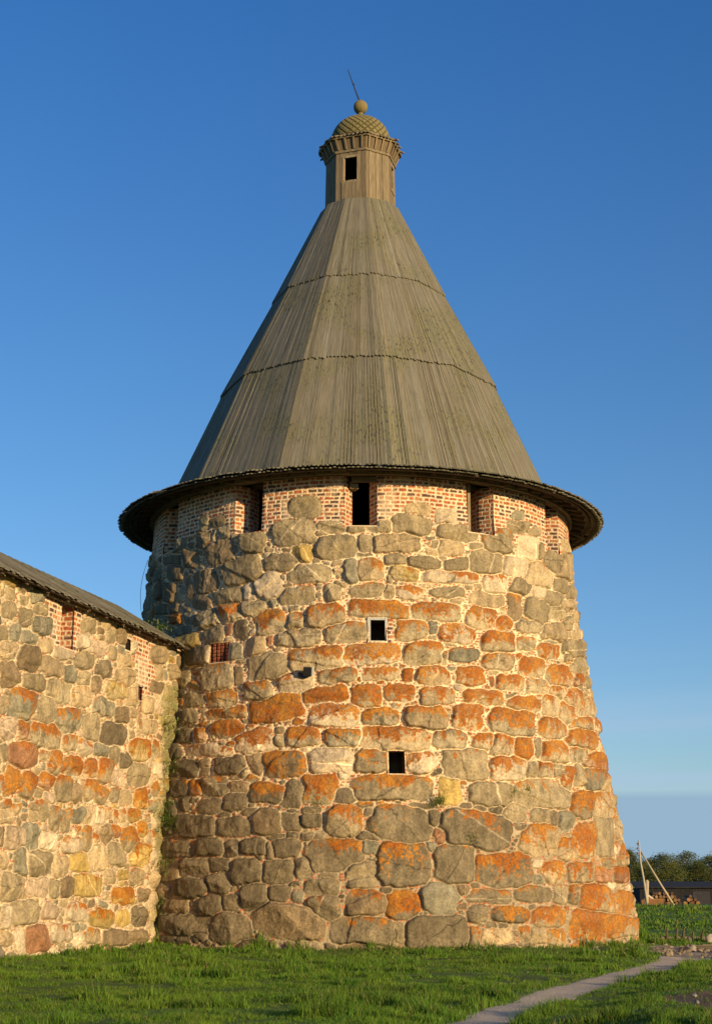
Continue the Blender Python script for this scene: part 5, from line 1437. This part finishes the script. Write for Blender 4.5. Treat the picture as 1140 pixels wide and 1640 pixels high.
def logs(x, y, n, L_, R_, label, cols, group=None):
    e = empty('log_pile', (x, y, .88), label, 'log pile', group)
    rows = []; k = n; z = R_
    mb = MB()
    while k > 0 and z < R_*1.75*4:
        for i in range(k):
            cx = (i-(k-1)/2)*R_*2.02+random.uniform(-.1, .1); c = random.choice(cols); q = random.uniform(.8, 1.2); r_ = R_*random.uniform(.8, 1.05)
            mb.tube([(cx, -L_/2+random.uniform(-.2, .2), z), (cx+random.uniform(-.1, .1), L_/2, z)], r_, 9, tuple(v*q for v in c))
        z += R_*1.75; k -= random.choice((1, 1, 2))
    mb.build('logs', WOOD, e); return e
LC = [(.6, .42, .32), (.85, .62, .45), (.35, .27, .22), (1.2, .95, .7)]
logs(27.1, 138, 11, 2.0, .16, 'large brown log heap between the pole and its brace', LC)
logs(30.3, 141, 4, 2.0, .17, 'small log heap just right of the slanting brace', [(1.3, .8, .5), (.6, .4, .3)])
logs(35.3, 140, 7, 2.2, .19, 'tan log pile in front of the black shed at the right edge', [(1.5, .95, .6), (1.1, .7, .45), (.7, .4, .25), (1.9, 1.4, 1.0)])
mb = MB(); mb.tube([(-.55, 0, .95), (.55, 0, .12)], .10, 8, (1.5, 1.4, 1.3)); o = mb.build('log', PALEW); o.location = (25.7, 134.5, .9); tag(o, 'single pale log leaning down in front of the large log heap', 'log')
mb = MB(); mb.box(MX(0, 0, .22), (1.9, .8, .5), (1.0, .62, .4)); mb.box(MX(.1, 0, .52, .05), (1.7, .7, .09), (1.2, .8, .5)); o = mb.build('timber_stack', WOOD); o.location = (25.4, 133.2, .88); tag(o, 'low stack of sawn tan timber at the foot of the utility pole', 'timber')

# cable down the tower's left edge and the floodlight on its face
mb = MB(); a = -76.0
pts = []
for i in range(9):
    z_ = 12.4-i*.22; r_ = float(RZ(z_))+.12+.12*sin(pi*i/8); pts.append((*pol(r_, a-6), z_))
mb.tube(pts, .008, 6, (1, 1, 1)); o = mb.build('cable', IRON); o.location = (TX, TY, 0); tag(o, 'thin loose cable hanging from the left edge of the tower above the wall roof', 'cable')
fl = empty('floodlight', (0, 0, 0), 'small black floodlight fixed to the boulder face left of the upper window', 'floodlight')
a = rad(-11.7); R_ = float(RZ(7.65))+.12; fl.location = (TX+R_*sin(a), TY-R_*cos(a), 7.62); fl.rotation_euler = (0, 0, a)
mb = MB(); mb.box(MX(-.12, -.02, -.06, 0, 0, .3), (.22, .16, .14), (1, 1, 1)); mb.box(MX(.08, -.14, .03, 0, .3, .1), (.24, .18, .24)); mb.build('housing', LAMPG, fl)
mb = MB(); mb.box(MX(.215, -.14, .04, 0, .3, .1), (.03, .19, .25), (1, 1, 1)); mb.build('rim', CLEAR, fl)
mb = MB(); mb.tube([(-.15, .2, -.1), (-.12, 0, -.08)], .03, 6); mb.build('bracket', IRON, fl)

# ---------------------------------------------------------------- plants on the masonry
def tuft(name, loc, out, n, L_, label, cat, group, seed, leafy=False, spread=1.0):
    r = random.Random(seed); mb = MB(); out = Vector(out)
    for k in range(n):
        d = (out*r.uniform(.2, 1)+Vector((r.gauss(0, .5)*spread, r.gauss(0, .5)*spread, r.uniform(.2, 1.1)))).normalized()
        b = Vector((r.gauss(0, .10)*spread, r.gauss(0, .04), r.gauss(0, .08)*spread)); l = L_*r.uniform(.5, 1.1); s_ = d.cross(Vector((0, 0, 1))).normalized()*(.016 if leafy else .008)
        q = r.uniform(.7, 1.4); c = (.13*q, .21*q, .035*q) if r.random() > .15 else (.24*q, .2*q, .08*q)
        m_ = b+d*l*.6; t = b+d*l+Vector((0, 0, -l*.25))
        mb.add([b-s_*.5, b+s_*.5, m_+s_, m_-s_, t], [(0, 1, 2, 3), (3, 2, 4)], c)
    o = mb.build(name, GRM); o.location = loc; return tag(o, label, cat, group)
def onT(a, z, off=.03): r_ = float(RZ(z))+off; x, y = pol(r_, a); return (TX+x, TY+y, z), (sin(rad(a)), -cos(rad(a)), 0)
G = 'weeds growing out of the masonry'
for k, (a, z, n, L_, lb) in enumerate(((-41, 3.95, 130, .32, 'green weed tuft on the dark left side of the tower'), (14.5, 3.95, 120, .38, 'grassy weed in the joint right of the yellow block below the lower window'), (30.5, 4.3, 90, .2, 'small moss tuft on a ledge of the tower right of the lower window'),
        (20.5, 3.0, 50, .2, 'lower weed in a joint of the right tower face'), (-8.5, 3.9, 70, .15, 'tiny weed under the long slab of the lower window'), (34.5, 4.4, 80, .16, 'right-hand moss tuft on the tower ledge'))):
    p, o_ = onT(a, z, .08); tuft('weed', p, o_, n, L_, lb, 'plant', G, k)
cp_ = lambda z, d=.25: (WP+WD*(-.1+z*.035)+WN*d)
for k, (z, n, L_, lb) in enumerate(((3.5, 130, .34, 'thick green weed in the corner between curtain wall and tower, middle one'), (2.3, 60, .24, 'weed low in the corner between curtain wall and tower'), (5.0, 60, .24, 'upper weed in the corner between curtain wall and tower'), (6.2, 60, .25, 'topmost weed in the corner below the wall roof'), (1.2, 50, .24, 'lowest weed in the corner just above the grass'))):
    q = cp_(z); tuft('weed', (q.x, q.y, z), (WN*.6+Vector((0, -.5, 0))), n, L_, lb, 'plant', G, 50+k, True, 1.6)
q = WP+WD*1.2-WN*.7; tuft('moss', (q.x, q.y, 9.35), (.3, -.3, .5), 220, .12, 'green moss where the wall roof meets the tower', 'plant', None, 77, True, 1.9)

# ---------------------------------------------------------------- trees
LEAF = grass_mat(); LEAF.name = 'tree_leaves'
def make_tree(x, y, h, wd, seed, label, conic=.0, colr=(.075, .11, .026)):
    r = np.random.default_rng(seed)
    t = empty('tree', (x, y, .85), label, 'tree', 'distant trees behind the sheds')
    mb = MB(); mb.tube([(0, 0, -.3), (.1, 0, h*.35), (-.1, .05, h*.7), (0, 0, h*.95)], [h*.022, h*.018, h*.011, h*.003], 8, (1.1, 1, .9))
    for k in range(14):
        a = r.uniform(0, 2*pi); z0 = h*r.uniform(.25, .8); L_ = wd*.5*r.uniform(.5, .9)*(1-.5*(z0/h))
        mb.tube([(0, 0, z0), (cos(a)*L_*.6, sin(a)*L_*.6, z0+L_*.35), (cos(a)*L_, sin(a)*L_, z0+L_*.8)], [h*.008, h*.005, h*.002], 5, (1, .95, .9), False)
    mb.build('trunk', DARKW, t)
    n = 105; Vs = []; Cs = []
    for k in range(n):
        f = r.uniform(.08, 1.0); z0 = h*f
        rad_ = wd*.5*(math.sin(min(1, (1-f)*1.5+.12)*pi/2)*(1-conic*f)) * (.55+.45*min(1, f*3))
        a = r.uniform(0, 2*pi); rr_ = rad_*math.sqrt(r.random())*.95
        c0 = np.array((cos(a)*rr_, sin(a)*rr_, z0)); s_ = wd*r.uniform(.07, .16); m_ = 170
        d = r.normal(0, 1, (m_, 3)); d /= np.linalg.norm(d, axis=1)[:, None]; p = c0+d*(r.random((m_, 1))**.4)*s_*np.array((1.1, 1.1, .75))
        e1 = r.normal(0, 1, (m_, 3)); e1 /= np.linalg.norm(e1, axis=1)[:, None]; e2 = np.cross(e1, r.normal(0, 1, (m_, 3))); e2 /= np.linalg.norm(e2, axis=1)[:, None]
        l = r.uniform(.12, .26, (m_, 1))*h/9
        Vs.append(np.stack([p-e1*l*.5, p+e2*l*.35, p+e1*l*.6, p-e2*l*.35], 1).reshape(-1, 3))
        cc = np.array(colr)*r.uniform(.65, 1.35)*np.array((r.uniform(.85, 1.3), 1, 1)); Cs.append(np.repeat(cc*r.uniform(.8, 1.2, (m_, 1)), 4, 0))
    V = np.concatenate(Vs); F = np.arange(len(V)).reshape(-1, 4)
    npmesh('crown', V, F, LEAF, t, np.concatenate(Cs)); return t
TR = [(1003, 9.0, 7, 'dark tree crown directly beside the tower edge'), (1022, 7.4, 7, 'low tree behind the board fence, left of the pole top'), (1042, 7.8, 6.5, 'tree seen between the pole and its brace'), (1064, 8.2, 7, 'rounded tree right of the brace top'),
      (1082, 7.2, 6, 'low tree filling the gap left of the tallest tree'), (1102, 9.6, 7, 'tallest distant tree with a narrow top'), (1121, 7.0, 6, 'low tree between the tallest tree and the right edge'), (1140, 8.7, 7, 'tree at the right edge of the photo'), (1163, 8.0, 8, 'tree just outside the right edge'), (1190, 9, 8, 'farther tree outside the right edge')]
for k, (px, h, wd, lb) in enumerate(TR):
    Y_ = 225+(k % 3)*8; x = (px-570)/2479*Y_*1.0; sc_ = (1.0)
    make_tree(x, Y_, h*.80, wd*1.3, 900+k, lb, .35 if k in (5,) else .1, (.115, .135, .03) if k % 2 else (.095, .115, .026))
